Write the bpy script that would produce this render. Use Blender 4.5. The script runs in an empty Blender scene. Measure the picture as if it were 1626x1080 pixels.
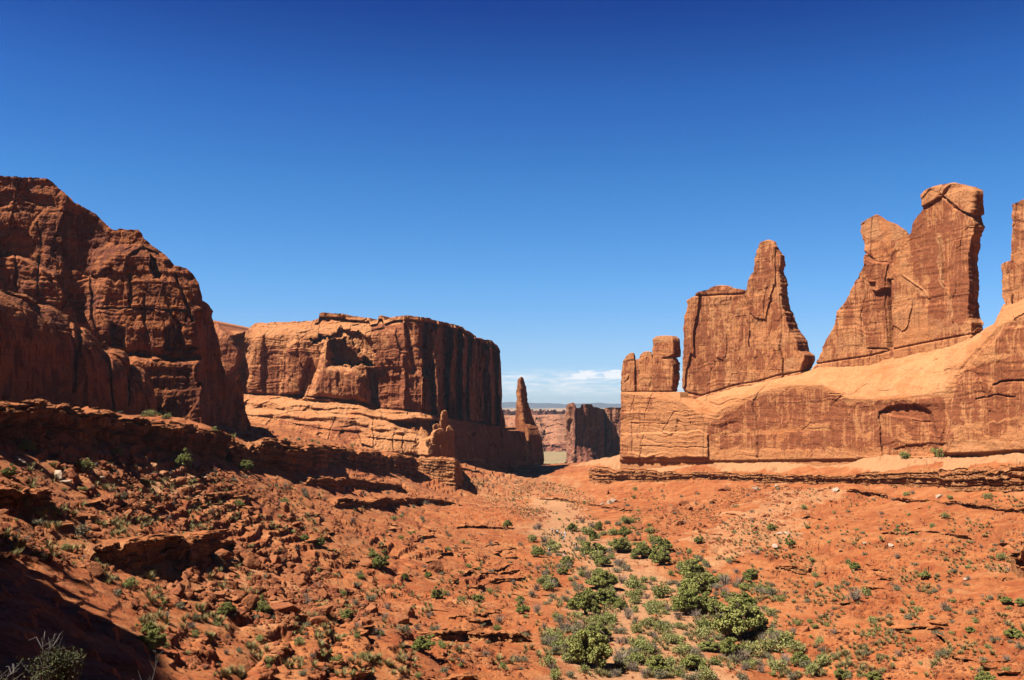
import bpy, math, random
import numpy as np
from mathutils import Vector, Matrix
SC = bpy.context.scene
COL = SC.collection
rnd = random.Random(11)

# ------------------------------------------------------------------ camera
FPX, CX, CY = 1562.0, 813.0, 540.0
PITCH = math.atan((648 - 540) / FPX)
cam_d = bpy.data.cameras.new('camera')
cam = bpy.data.objects.new('camera', cam_d)
COL.objects.link(cam)
cam.location = (0, 0, 0)
cam.rotation_euler = (math.pi / 2 + PITCH, 0, 0)
cam_d.sensor_width = 36
cam_d.lens = 36 * FPX / 1626
cam_d.clip_start = 0.3
cam_d.clip_end = 200000
SC.camera = cam

# ------------------------------------------------------------------ light
SUN_EL = math.radians(56)
SUN_H = np.array([-0.95, -0.31]); SUN_H = SUN_H / np.linalg.norm(SUN_H)
SUNV = np.array([SUN_H[0] * math.cos(SUN_EL), SUN_H[1] * math.cos(SUN_EL), math.sin(SUN_EL)])
sun_d = bpy.data.lights.new('sun', 'SUN')
sun_d.energy = 5.0
sun_d.angle = math.radians(0.5)
sun_d.color = (1.0, 0.95, 0.86)
sun = bpy.data.objects.new('sun', sun_d)
COL.objects.link(sun)
sun.rotation_euler = Vector(-SUNV).to_track_quat('-Z', 'Y').to_euler()
sun.location = (-200, -50, 300)

W = bpy.data.worlds.new("World"); SC.world = W
W.use_nodes = True
SC.view_settings.view_transform = 'Standard'
SC.view_settings.look = 'None'
SC.view_settings.exposure = 2.0
SC.view_settings.gamma = 1.0
SC.cycles.max_bounces = 4
SC.cycles.diffuse_bounces = 1
SC.cycles.use_adaptive_sampling = True


class NT:
    """tiny node helper"""
    def __init__(s, tree):
        s.t = tree; s.n = tree.nodes; s.l = tree.links
    def node(s, typ, **kw):
        n = s.n.new(typ)
        for k, v in kw.items():
            setattr(n, k, v)
        return n
    def put(s, sock, v):
        if hasattr(v, 'is_output') or isinstance(v, bpy.types.NodeSocket):
            s.l.new(v, sock)
        elif v is not None:
            sock.default_value = v
    def math(s, op, a, b=None, c=None, clamp=False):
        n = s.node('ShaderNodeMath', operation=op, use_clamp=clamp)
        s.put(n.inputs[0], a)
        if b is not None: s.put(n.inputs[1], b)
        if c is not None: s.put(n.inputs[2], c)
        return n.outputs[0]
    def vmath(s, op, a, b=None):
        n = s.node('ShaderNodeVectorMath', operation=op)
        s.put(n.inputs[0], a)
        if b is not None: s.put(n.inputs[1], b)
        return n.outputs[0]
    def mix(s, fac, a, b, mode='MIX'):
        n = s.node('ShaderNodeMix', data_type='RGBA', blend_type=mode)
        n.clamp_factor = True
        s.put(n.inputs[0], fac); s.put(n.inputs[6], a); s.put(n.inputs[7], b)
        return n.outputs[2]
    def noise(s, vec, scale=1.0, detail=3.0, rough=0.55, dist=0.0, col=False):
        n = s.node('ShaderNodeTexNoise')
        s.put(n.inputs['Vector'], vec)
        n.inputs['Scale'].default_value = scale
        n.inputs['Detail'].default_value = detail
        n.inputs['Roughness'].default_value = rough
        n.inputs['Distortion'].default_value = dist
        return n.outputs[1 if col else 0]
    def map(s, v, a, b, c=0.0, d=1.0, smooth=False):
        n = s.node('ShaderNodeMapRange')
        n.interpolation_type = 'SMOOTHSTEP' if smooth else 'LINEAR'
        s.put(n.inputs[0], v)
        for i, x in enumerate((a, b, c, d)):
            n.inputs[i + 1].default_value = x
        return n.outputs[0]
    def scalev(s, vec, sc):
        n = s.node('ShaderNodeMapping')
        s.put(n.inputs[0], vec); n.inputs['Scale'].default_value = sc
        return n.outputs[0]
    def attr(s, name):
        return s.node('ShaderNodeAttribute', attribute_name=name)


def build_world():
    t = NT(W.node_tree); W.node_tree.nodes.clear()
    sky = t.node('ShaderNodeTexSky', sky_type='NISHITA')
    sky.sun_disc = False
    sky.sun_elevation = SUN_EL
    sky.sun_rotation = math.atan2(SUN_H[0], SUN_H[1])
    sky.altitude = 1400
    sky.air_density = 1.0; sky.dust_density = 0.25; sky.ozone_density = 3.0
    tc = t.node('ShaderNodeTexCoord')
    sep = t.node('ShaderNodeSeparateXYZ'); t.put(sep.inputs[0], tc.outputs['Generated'])
    x, y, z = sep.outputs
    gam = t.node('ShaderNodeGamma'); t.put(gam.inputs[0], sky.outputs[0]); gam.inputs[1].default_value = SKY_GAMMA
    hsv = t.node('ShaderNodeHueSaturation'); t.put(hsv.inputs['Color'], gam.outputs[0])
    hsv.inputs['Hue'].default_value = SKY_HUE; hsv.inputs['Saturation'].default_value = SKY_SAT
    hsv.inputs['Value'].default_value = SKY_VAL
    # deep polarised blue higher up
    el = t.math('ARCSINE', z)
    sky_c = t.mix(t.map(el, 0.0, 0.42, 0, 1), (1.0, 1.0, 1.0, 1), SKY_TOP, 'MIX')
    col = t.mix(1.0, hsv.outputs[0], sky_c, 'MULTIPLY')
    rp = t.node('ShaderNodeValToRGB'); t.put(rp.inputs[0], t.map(el, 0.0, 0.6))
    stops = [(0.0, (.93, 1.10, 1.50)), (.037, (.86, 1.08, 1.47)), (.063, (.93, 1.13, 1.44)), (.127, (.84, 1.25, 1.53)), (.222, (.67, 1.26, 1.55)), (.31, (.49, 1.04, 1.49)), (.393, (.23, .60, 1.14)), (.6, (.07, .22, .60))]  # last stop dims the unseen zenith, so shadows get less fill
    cr = rp.color_ramp
    while len(cr.elements) < len(stops): cr.elements.new(.5)
    for e_, (p_, c_) in zip(cr.elements, stops):
        e_.position = p_ / .6; e_.color = tuple(q / 1.6 for q in c_) + (1,)
    col = t.mix(1.0, col, rp.outputs[0], 'MULTIPLY')
    rear = t.map(y, -0.35, 0.45, 0.2, 1.0, True)      # unseen sky behind the camera dimmed to cut fill in the shadows
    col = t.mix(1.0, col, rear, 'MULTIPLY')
    # low cumulus and thin bands over the horizon
    az = t.math('DIVIDE', x, t.math('MAXIMUM', y, 0.02))
    comb = t.node('ShaderNodeCombineXYZ')
    t.put(comb.inputs[0], t.math('MULTIPLY', az, 26.0)); t.put(comb.inputs[1], t.math('MULTIPLY', el, 150.0))
    front = t.math('GREATER_THAN', y, 0.0)
    n1 = t.noise(comb.outputs[0], 1.0, 6, 0.6, 0.3)
    band = t.math('MULTIPLY', t.map(el, 0.009, 0.019, 0, 1, True), t.map(el, 0.030, 0.043, 1, 0, True))
    n2 = t.noise(t.scalev(comb.outputs[0], (1.6, 3.2, 1)), 1.0, 6, 0.65, 0.5)
    thin = t.math('MULTIPLY', t.math('ADD', t.map(n1, 0.38, 0.64, 0, 0.5), t.map(n2, 0.48, 0.64, 0, 0.6)), band)
    n3 = t.noise(t.scalev(comb.outputs[0], (3.2, 2.4, 1)), 1.0, 6, 0.7, 0.2)
    def puff(a0, e0, ra, re, th):
        dx = t.math('DIVIDE', t.math('SUBTRACT', az, a0), ra)
        de = t.math('DIVIDE', t.math('SUBTRACT', el, e0), re)
        up = t.math('MAXIMUM', de, 0.0); dn = t.math('MULTIPLY', t.math('MINIMUM', de, 0.0), 4.0)
        r2 = t.math('ADD', t.math('MULTIPLY', dx, dx), t.math('ADD', t.math('MULTIPLY', up, up), t.math('MULTIPLY', dn, dn)))
        v = t.math('SUBTRACT', t.math('ADD', 1.0, t.math('MULTIPLY', t.math('ADD', t.math('SUBTRACT', n3, 0.5), t.math('SUBTRACT', n2, 0.5)), 4.0)), r2)
        return t.map(v, 0.0, th, 0, 1, True)
    p = t.math('MAXIMUM', puff(0.075, 0.0305, 0.016, 0.0075, 0.3), puff(0.104, 0.031, 0.012, 0.0085, 0.3))
    p = t.math('MAXIMUM', p, t.math('MULTIPLY', puff(0.052, 0.0315, 0.010, 0.004, 0.9), 0.6))
    p = t.math('MAXIMUM', p, t.math('MULTIPLY', puff(0.018, 0.030, 0.012, 0.003, 0.9), 0.55))
    p = t.math('MAXIMUM', p, t.math('MULTIPLY', puff(0.145, 0.029, 0.022, 0.007, 0.5), 1.0))
    cl = t.math('MULTIPLY', t.math('MAXIMUM', thin, t.math('MULTIPLY', p, 0.95)), front)
    col = t.mix(cl, col, (5.0, 5.1, 5.25, 1))
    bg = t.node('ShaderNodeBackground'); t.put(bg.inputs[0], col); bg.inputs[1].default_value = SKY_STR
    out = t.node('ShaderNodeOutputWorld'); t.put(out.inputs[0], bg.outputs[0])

SKY_GAMMA, SKY_HUE, SKY_SAT, SKY_VAL, SKY_STR = 1.0, 0.5, 1.15, 0.80, 0.05
SKY_TOP = (0.45, 0.55, 0.75, 1)
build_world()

# ------------------------------------------------------------------ geometry of the view
cP, sP = math.cos(PITCH), math.sin(PITCH)
def ray(px, py):
    """direction with y component 1 for a pixel of the 1626 x 1080 frame"""
    xc = (np.asarray(px, float) - CX) / FPX; yc = (CY - np.asarray(py, float)) / FPX
    dy = cP - yc * sP
    return xc / dy, (sP + yc * cP) / dy
def at(px, py, D):
    rx, rz = ray(px, py)
    return np.stack([rx * D, np.ones_like(rx) * D, rz * D], -1)

# ------------------------------------------------------------------ noise
def _h(i, j, k, seed):
    n = (i * np.int64(374761393) + j * np.int64(668265263) + k * np.int64(1274126177) + np.int64(seed * 974711 + 12345)) & 0xffffffff
    n = ((n ^ (n >> 13)) * np.int64(1274126177)) & 0xffffffff
    n = ((n ^ (n >> 15)) * np.int64(2246822519)) & 0xffffffff
    return ((n ^ (n >> 16)) & 0xffffff).astype(np.float64) / 0xffffff
def vnoise(x, y, z=0.0, seed=0):
    x, y, z = np.broadcast_arrays(x, y, z)
    xi, yi, zi = np.floor(x).astype(np.int64), np.floor(y).astype(np.int64), np.floor(z).astype(np.int64)
    xf, yf, zf = x - xi, y - yi, z - zi
    u, v, w = (q * q * q * (q * (q * 6 - 15) + 10) for q in (xf, yf, zf))
    def L(a, b, t): return a + (b - a) * t
    r = L(L(L(_h(xi, yi, zi, seed), _h(xi + 1, yi, zi, seed), u), L(_h(xi, yi + 1, zi, seed), _h(xi + 1, yi + 1, zi, seed), u), v),
          L(L(_h(xi, yi, zi + 1, seed), _h(xi + 1, yi, zi + 1, seed), u), L(_h(xi, yi + 1, zi + 1, seed), _h(xi + 1, yi + 1, zi + 1, seed), u), v), w)
    return r * 2 - 1
def fbm(x, y, z=0.0, seed=0, oct=4, gain=0.5):
    s = 0; a = 1.0; f = 1.0; t = 0
    for o in range(oct):
        s = s + a * vnoise(x * f, y * f, np.asarray(z) * f, seed + o * 17); t += a
        a *= gain; f *= 2.03
    return s / t * 1.6
def cells(x, y, z, seed=0):
    """returns id value of nearest cell, second value, F2-F1"""
    x, y, z = np.broadcast_arrays(x, y, z)
    xi, yi, zi = np.floor(x).astype(np.int64), np.floor(y).astype(np.int64), np.floor(z).astype(np.int64)
    f1 = np.full(x.shape, 9.0); f2 = f1.copy(); idv = np.zeros(x.shape); idw = np.zeros(x.shape)
    for a in (-1, 0, 1):
        for b in (-1, 0, 1):
            for c in (-1, 0, 1):
                I, J, K = xi + a, yi + b, zi + c
                px_ = I + 0.15 + 0.7 * _h(I, J, K, seed); py_ = J + 0.15 + 0.7 * _h(I, J, K, seed + 1); pz_ = K + 0.15 + 0.7 * _h(I, J, K, seed + 2)
                d = np.sqrt((px_ - x) ** 2 + (py_ - y) ** 2 + (pz_ - z) ** 2)
                m = d < f1
                f2 = np.where(m, f1, np.minimum(f2, d))
                idv = np.where(m, _h(I, J, K, seed + 3), idv); idw = np.where(m, _h(I, J, K, seed + 4), idw)
                f1 = np.where(m, d, f1)
    return idv, idw, f2 - f1
def sstep(a, b, x):
    t = np.clip((x - a) / (b - a), 0, 1); return t * t * (3 - 2 * t)
def inpoly(x, y, poly):
    r = np.zeros(x.shape, bool); n = len(poly)
    for i in range(n):
        x0, y0 = poly[i]; x1, y1 = poly[(i + 1) % n]
        if y0 == y1: continue
        c = ((y0 > y) != (y1 > y)) & (x < (x1 - x0) * (y - y0) / (y1 - y0) + x0)
        r ^= c
    return r
def segdist(x, y, pts):
    d = np.full(x.shape, 1e9)
    for (x0, y0), (x1, y1) in zip(pts[:-1], pts[1:]):
        dx, dy = x1 - x0, y1 - y0; L = dx * dx + dy * dy + 1e-9
        t = np.clip(((x - x0) * dx + (y - y0) * dy) / L, 0, 1)
        d = np.minimum(d, np.hypot(x - x0 - t * dx, y - y0 - t * dy))
    return d
def soft_poly(px, py, poly, soft=3.0):
    """1 inside, smooth to 0 over 'soft' px outside the outline"""
    d = segdist(px, py, list(poly) + [poly[0]])
    ins = inpoly(px, py, poly)
    return np.where(ins, 1.0, 0.0) * sstep(0, soft, d)
def cmap(pts):
    """crop coordinates -> frame coordinates"""
    return pts
def frm(ox, oy, sc, pts):
    return [(ox + p[0] / sc, oy + p[1] / sc) + tuple(p[2:]) for p in pts]
C1 = lambda pts: frm(0, 250, 2.16, pts)
C2 = lambda pts: frm(340, 450, 3.011, pts)
C3 = lambda pts: frm(760, 500, 3.6, pts)
C4 = lambda pts: frm(960, 350, 2.633, pts)
C5 = lambda pts: frm(1260, 260, 2.161, pts)
C6 = lambda pts: frm(0, 600, 2.25, pts)
C7 = lambda pts: frm(500, 700, 2.843, pts)
C8 = lambda pts: frm(1060, 700, 2.843, pts)

# ------------------------------------------------------------------ objects
def put_mesh(name, V, quads=None, tris=None, mat=None, parent=None, smooth=True, attrs=None, mats=None, midx=None):
    me = bpy.data.meshes.new(name)
    V = np.asarray(V, np.float32)
    nq = 0 if quads is None else len(quads); ntr = 0 if tris is None else len(tris)
    me.vertices.add(len(V)); me.vertices.foreach_set('co', V.ravel())
    idx = []
    if nq: idx.append(np.asarray(quads, np.int32).ravel())
    if ntr: idx.append(np.asarray(tris, np.int32).ravel())
    idx = np.concatenate(idx)
    me.loops.add(len(idx)); me.loops.foreach_set('vertex_index', idx)
    me.polygons.add(nq + ntr)
    st = np.concatenate([np.arange(nq) * 4, nq * 4 + np.arange(ntr) * 3]).astype(np.int32)
    me.polygons.foreach_set('loop_start', st)
    me.polygons.foreach_set('use_smooth', np.full(nq + ntr, smooth))
    if midx is not None: me.polygons.foreach_set('material_index', np.asarray(midx, np.int32))
    me.update(calc_edges=True); me.validate()
    for k, a in (attrs or {}).items():
        at_ = me.attributes.new(k, 'FLOAT', 'POINT'); at_.data.foreach_set('value', np.asarray(a, np.float32).ravel())
    for m in (mats or ([mat] if mat else [])): me.materials.append(m)
    o = bpy.data.objects.new(name, me); COL.objects.link(o)
    if parent: o.parent = parent
    return o
def tag(o, label=None, cat=None, group=None, kind=None):
    for k, v in (('label', label), ('category', cat), ('group', group), ('kind', kind)):
        if v: o[k] = v
    return o
def empty(name, loc=(0, 0, 0), rz=0.0):
    o = bpy.data.objects.new(name, None); COL.objects.link(o)
    o.location = loc; o.rotation_euler = (0, 0, rz); o.empty_display_size = 0.5
    return o
def grid_quads(nr, nc, off=0, flip=False):
    i = np.arange(nr - 1)[:, None] * nc + np.arange(nc - 1)[None, :] + off
    q = np.stack([i, i + 1, i + nc + 1, i + nc], -1).reshape(-1, 4)
    return q[:, ::-1] if flip else q

# ------------------------------------------------------------------ materials
def new_mat(name, rough=0.9):
    m = bpy.data.materials.new(name); m.use_nodes = True
    t = NT(m.node_tree)
    b = m.node_tree.nodes['Principled BSDF']
    b.inputs['Roughness'].default_value = rough
    b.inputs['Specular IOR Level'].default_value = 0.12
    return m, t, b
def bump(t, b, h, strength=0.5, dist=0.3):
    n = t.node('ShaderNodeBump'); n.inputs['Strength'].default_value = strength
    n.inputs['Distance'].default_value = dist; t.put(n.inputs['Height'], h)
    t.put(b.inputs['Normal'], n.outputs[0])

def rock_material(name, fresh, tan, dark, bumpd=0.5, sc=1.0, strata=0.35, dust=False):
    m, t, b = new_mat(name, 0.92)
    P = t.node('ShaderNodeNewGeometry').outputs['Position']
    a = t.attr('varnish').outputs['Fac']; f = t.attr('fresh').outputs['Fac']
    big = t.noise(t.scalev(P, (0.035 * sc, 0.035 * sc, 0.05 * sc)), 1.0, 4, 0.6)
    streak = t.noise(t.scalev(P, (0.9 * sc, 0.9 * sc, 0.03 * sc)), 1.0, 6, 0.7, 0.3)
    blot = t.noise(t.scalev(P, (0.16 * sc, 0.16 * sc, 0.10 * sc)), 1.0, 7, 0.7, 0.5)
    layer = t.noise(t.scalev(P, (0.02 * sc, 0.02 * sc, 0.9 * sc)), 1.0, 5, 0.65, 0.2)
    fine = t.noise(P, 1.3 * sc, 6, 0.75)
    col = t.mix(t.map(big, 0.3, 0.7), tan, fresh)
    col = t.mix(t.math('MULTIPLY', t.map(layer, 0.40, 0.62), strata), col, (tan[0] * 1.1, tan[1] * 1.2, tan[2] * 1.25, 1))
    v = t.math('ADD', a, t.math('MULTIPLY', t.math('SUBTRACT', streak, 0.5), 1.5))
    v = t.math('ADD', v, t.math('MULTIPLY', t.math('SUBTRACT', blot, 0.5), 2.2))
    col = t.mix(t.map(v, 0.40, 0.58, 0, 0.88, True), col, dark)
    col = t.mix(t.math('MULTIPLY', t.map(streak, 0.58, 0.66), t.math('MULTIPLY', a, .9)), col, (tan[0] * 1.05, tan[1] * 1.1, tan[2] * 1.15, 1))
    col = t.mix(t.math('MULTIPLY', t.map(layer, 0.57, 0.63), 0.35), col, (dark[0] * .7, dark[1] * .62, dark[2] * .6, 1))
    col = t.mix(t.math('MULTIPLY', f, t.map(blot, 0.42, 0.60)), col, (tan[0] * 1.03, tan[1] * 1.12, tan[2] * 1.2, 1))
    # joints and bedding cracks
    jn = t.noise(P, 0.12 * sc, 3, .6, col=True)
    wp = t.vmath('ADD', t.scalev(P, (0.13 * sc, 0.13 * sc, 0.045 * sc)), t.vmath('MULTIPLY', jn, (0.7, 0.7, 0.5)))
    vo = t.node('ShaderNodeTexVoronoi', feature='DISTANCE_TO_EDGE'); t.put(vo.inputs['Vector'], wp); vo.inputs['Scale'].default_value = 1.0
    ck = t.math('MULTIPLY', t.map(vo.outputs['Distance'], 0.003, 0.016, 1, 0), t.math('MULTIPLY', t.map(blot, 0.52, 0.60), t.math('SUBTRACT', 1.0, t.math('MULTIPLY', f, 1.3), clamp=True)))
    wb = t.vmath('ADD', t.scalev(P, (0.03 * sc, 0.03 * sc, 0.34 * sc)), t.vmath('MULTIPLY', jn, (0.3, 0.3, 0.5)))
    vb = t.node('ShaderNodeTexVoronoi', feature='DISTANCE_TO_EDGE'); t.put(vb.inputs['Vector'], wb); vb.inputs['Scale'].default_value = 1.0
    cb = t.math('MULTIPLY', t.map(vb.outputs['Distance'], 0.008, 0.035, 1, 0), t.map(streak, 0.52, 0.60))
    crk = t.math('MAXIMUM', ck, cb)
    col = t.mix(t.math('MULTIPLY', crk, .2), col, (dark[0] * .35, dark[1] * .3, dark[2] * .3, 1))
    col = t.mix(t.map(fine, 0.50, 0.34, 0.0, 0.4), col, (dark[0] * .6, dark[1] * .5, dark[2] * .5, 1))
    if dust:
        up = t.node('ShaderNodeSeparateXYZ'); t.put(up.inputs[0], t.node('ShaderNodeNewGeometry').outputs['Normal'])
        dm = t.math('ADD', up.outputs[2], t.math('MULTIPLY', t.math('SUBTRACT', blot, 0.5), 0.8))
        col = t.mix(t.map(dm, 0.62, 0.86, 0, 0.9, True), col, (0.58, 0.18, 0.052, 1))
    t.put(b.inputs['Base Color'], col)
    hb = t.math('ADD', t.math('MULTIPLY', fine, 0.7), t.math('ADD', t.math('MULTIPLY', blot, 0.8), t.math('MULTIPLY', layer, 0.7)))
    hb = t.math('SUBTRACT', t.math('ADD', hb, t.math('MULTIPLY', streak, .25)), t.math('MULTIPLY', crk, .3))
    bump(t, b, hb, 0.6, bumpd)
    return m

ROCK = rock_material('red_sandstone', (0.76, 0.25, 0.080, 1), (0.88, 0.38, 0.15, 1), (0.42, 0.112, 0.040, 1))
ROCK_LEFT = rock_material('dark_red_sandstone', (0.52, 0.135, 0.038, 1), (0.64, 0.205, 0.06, 1), (0.24, 0.052, 0.018, 1))  # darker red rock of the left cliff, dome and side cliff
LEDGE = rock_material('ledge_rock', (0.64, 0.20, 0.062, 1), (0.80, 0.36, 0.14, 1), (0.30, 0.075, 0.028, 1), 0.3, 2.5, 0.6, True)
FAR = rock_material('far_rock', (0.58, 0.22, 0.11, 1), (0.68, 0.31, 0.17, 1), (0.30, 0.085, 0.05, 1), 1.0, 0.4, 0.6)
BOULDER = rock_material('boulder_rock', (0.54, 0.15, 0.05, 1), (0.60, 0.22, 0.085, 1), (0.36, 0.09, 0.035, 1), 0.15, 4.0, 0.3)

def soil_material():
    m, t, b = new_mat('red_soil', 0.95)
    P = t.node('ShaderNodeNewGeometry').outputs['Position']
    sand = t.attr('sand').outputs['Fac']; pale = t.attr('pale').outputs['Fac']; far = t.attr('far').outputs['Fac']
    ledge = t.attr('ledge').outputs['Fac']
    big = t.noise(P, 0.035, 4, 0.6); mid = t.noise(P, 0.28, 6, 0.7, 0.3); fine = t.noise(P, 2.2, 5, 0.75)
    col = t.mix(t.map(big, 0.3, 0.7), (0.62, 0.155, 0.038, 1), (0.74, 0.25, 0.075, 1))
    col = t.mix(t.map(mid, 0.45, 0.66, 0, 0.75), col, (0.80, 0.33, 0.12, 1))
    col = t.mix(t.map(mid, 0.46, 0.3, 0, 0.7), col, (0.40, 0.08, 0.022, 1))
    pat = t.noise(P, 0.09, 6, 0.7, 0.6)
    col = t.mix(t.map(pat, 0.50, 0.62, 0, 0.6), col, (0.46, 0.10, 0.028, 1))
    col = t.mix(t.map(pat, 0.44, 0.34, 0, 0.6), col, (0.86, 0.40, 0.17, 1))
    sm = t.math('ADD', sand, t.math('MULTIPLY', t.math('SUBTRACT', mid, 0.5), 1.1))
    col = t.mix(t.map(sm, 0.3, 0.75, 0, 0.9, True), col, (0.82, 0.42, 0.20, 1))
    pm = t.math('ADD', pale, t.math('MULTIPLY', t.math('SUBTRACT', mid, 0.5), 1.3))
    col = t.mix(t.map(pm, 0.3, 0.8, 0, 0.95, True), col, (0.84, 0.42, 0.19, 1))
    col = t.mix(t.math('MULTIPLY', ledge, t.map(fine, 0.35, 0.65, 0.3, 0.9)), col, (0.34, 0.075, 0.028, 1))
    # pebbles and grit
    vo = t.node('ShaderNodeTexVoronoi'); t.put(vo.inputs['Vector'], P); vo.inputs['Scale'].default_value = 1.6
    wn = t.node('ShaderNodeTexWhiteNoise'); t.put(wn.inputs[0], vo.outputs['Position'])
    peb = t.math('MULTIPLY', t.map(vo.outputs['Distance'], 0.36, 0.26), t.math('GREATER_THAN', wn.outputs[0], 0.55))
    col = t.mix(t.math('MULTIPLY', peb, 0.5), col, (0.62, 0.25, 0.12, 1))
    col = t.mix(t.map(fine, 0.35, 0.62, 0.35, 0.0), col, (0.20, 0.045, 0.018, 1))
    # far plain: pale rock, green scrub
    fcol = t.mix(t.map(t.noise(t.scalev(P, (0.004, 0.0012, 1)), 1.0, 5, 0.65), 0.42, 0.60), (0.80, 0.42, 0.26, 1), (0.42, 0.36, 0.19, 1))
    fcol = t.mix(t.map(t.noise(P, 0.03, 4, 0.7), 0.5, 0.64, 0, 0.8), fcol, (0.11, 0.115, 0.05, 1))
    col = t.mix(far, col, fcol)
    gr = t.attr('meadow').outputs['Fac']
    gcol = t.mix(t.map(t.noise(P, 0.05, 4, 0.7), 0.5, 0.62), (0.54, 0.36, 0.19, 1), (0.33, 0.30, 0.14, 1))
    col = t.mix(gr, col, gcol)
    t.put(b.inputs['Base Color'], col)
    h = t.math('ADD', t.math('MULTIPLY', mid, 1.0), t.math('ADD', t.math('MULTIPLY', fine, 0.45), t.math('MULTIPLY', peb, 0.35)))
    bump(t, b, h, 0.7, 0.28)
    return m
SOIL = soil_material()

# ------------------------------------------------------------------ terrain
CTRL = [  # px, py, distance
 (1000,1080,122),(1040,1000,150),(1000,960,182),(950,880,255),(895,850,300),(862,805,395),(900,768,520),(890,742,760),
 (300,1080,75),(0,1080,45),(600,1080,98),(0,900,75),(150,900,95),(400,900,150),(600,900,190),(750,900,225),(150,1000,68),(800,1000,142),(500,1000,108),
 (0,800,95),(200,800,135),(400,800,190),(600,800,300),(750,800,370),
 (0,710,114),(230,722,172),(369,738,230),(476,755,300),(700,785,430),(560,770,350),
 (0,652,200),(-60,652,190),(100,658,225),(0,650,140),(100,655,170),(0,652,168),(-60,648,150),(230,668,212),(350,691,252),(430,702,320),(560,714,425),(665,726,500),(200,662,285),(390,690,345),(390,678,520),(600,714,515),(720,726,535),(861,737,660),(800,752,560),
 (975,730,545),(1200,729,448),(1420,724,366),(1626,711,306),(1800,700,270),
 (965,770,480),(1200,770,405),(1420,778,325),(1626,786,265),(1040,800,380),(1200,810,330),
 (1100,850,285),(1300,850,255),(1500,850,232),(1626,850,215),(1300,950,190),(1500,950,172),(1626,950,163),(1300,1080,127),(1500,1080,120),(1626,1080,112)]
cp = np.array([at(a, b, c) for a, b, c in CTRL])
xtra = [(-125,60,1.5),(-150,0,2),(-160,160,1),(-190,300,2),(0,0,-1.7),(0,-60,-1.7),(-60,-40,2),(100,0,-20),(90,-70,-14),(190,60,-14),(260,200,-5),(330,400,-8),
        (-3,12,-4.8),(3,12,-5.6),(-5,25,-9.5),(0,25,-11),(8,25,-12),(-14,25,-8.5),(0,52,-20),(30,50,-23),(60,60,-27),(-38,50,-9),(-60,60,-4),(-55,90,-3),
        (-180,450,0),(-180,700,-20),(0,950,-58),(120,950,-58),(-250,950,-55),(300,700,-30),(60,800,-52)]
cp = np.vstack([cp, np.array(xtra, float)])
def tps(r2): return 0.5 * r2 * np.log(r2 + 1e-9)
_S = 100.0
def _fit():
    X = cp[:, :2] / _S; n = len(X)
    K = tps(((X[:, None] - X[None]) ** 2).sum(-1)) + np.eye(n) * 2e-4
    Q = np.hstack([np.ones((n, 1)), X])
    A = np.block([[K, Q], [Q.T, np.zeros((3, 3))]])
    return X, np.linalg.solve(A, np.concatenate([cp[:, 2], np.zeros(3)]))
_RX, _RW = _fit()
def rbf(x, y):
    x = np.asarray(x, float) / _S; y = np.asarray(y, float) / _S
    z = _RW[-3] + _RW[-2] * x + _RW[-1] * y
    for (a, b), w in zip(_RX, _RW[:-3]):
        z = z + w * tps((x - a) ** 2 + (y - b) ** 2)
    return z
WASH = np.array([at(a, b, c)[:2] for a, b, c in [(1010,1400,70),(1000,1080,122),(1060,1010,146),(1020,960,182),(960,880,255),(905,850,300),(868,805,395),(890,768,520)]])
TRAIL = np.array([at(a, b, c)[:2] for a, b, c in [(1190,1085,120),(1120,1055,128),(1085,1020,142),(1075,985,160),(1060,960,180),(1000,930,200),(950,890,245),(905,852,298)]])
def pathdist(x, y, pts):
    return segdist(x, y, [tuple(p) for p in pts])
def far_z(x, y):
    r = np.hypot(x, y)
    z = -62 + 2.0 * fbm(x / 150, y / 150, 0, 5, 3)
    w = fbm(x / 500, y / 500, 0, 21, 4) * 250
    up = sstep(1560, 1660, y + w * 0.25)
    z = z + up * (26 + 8 * fbm(x / 300, y / 200, 0, 22, 4))
    up2 = sstep(2500, 2650, y + w)
    z = z + up2 * (14 + 8 * fbm(x / 500, y / 300, 0, 24, 3))
    z = z + sstep(4300, 4500, y + w * 2) * 5 + sstep(6500, 20000, r) * 15
    return z
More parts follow.
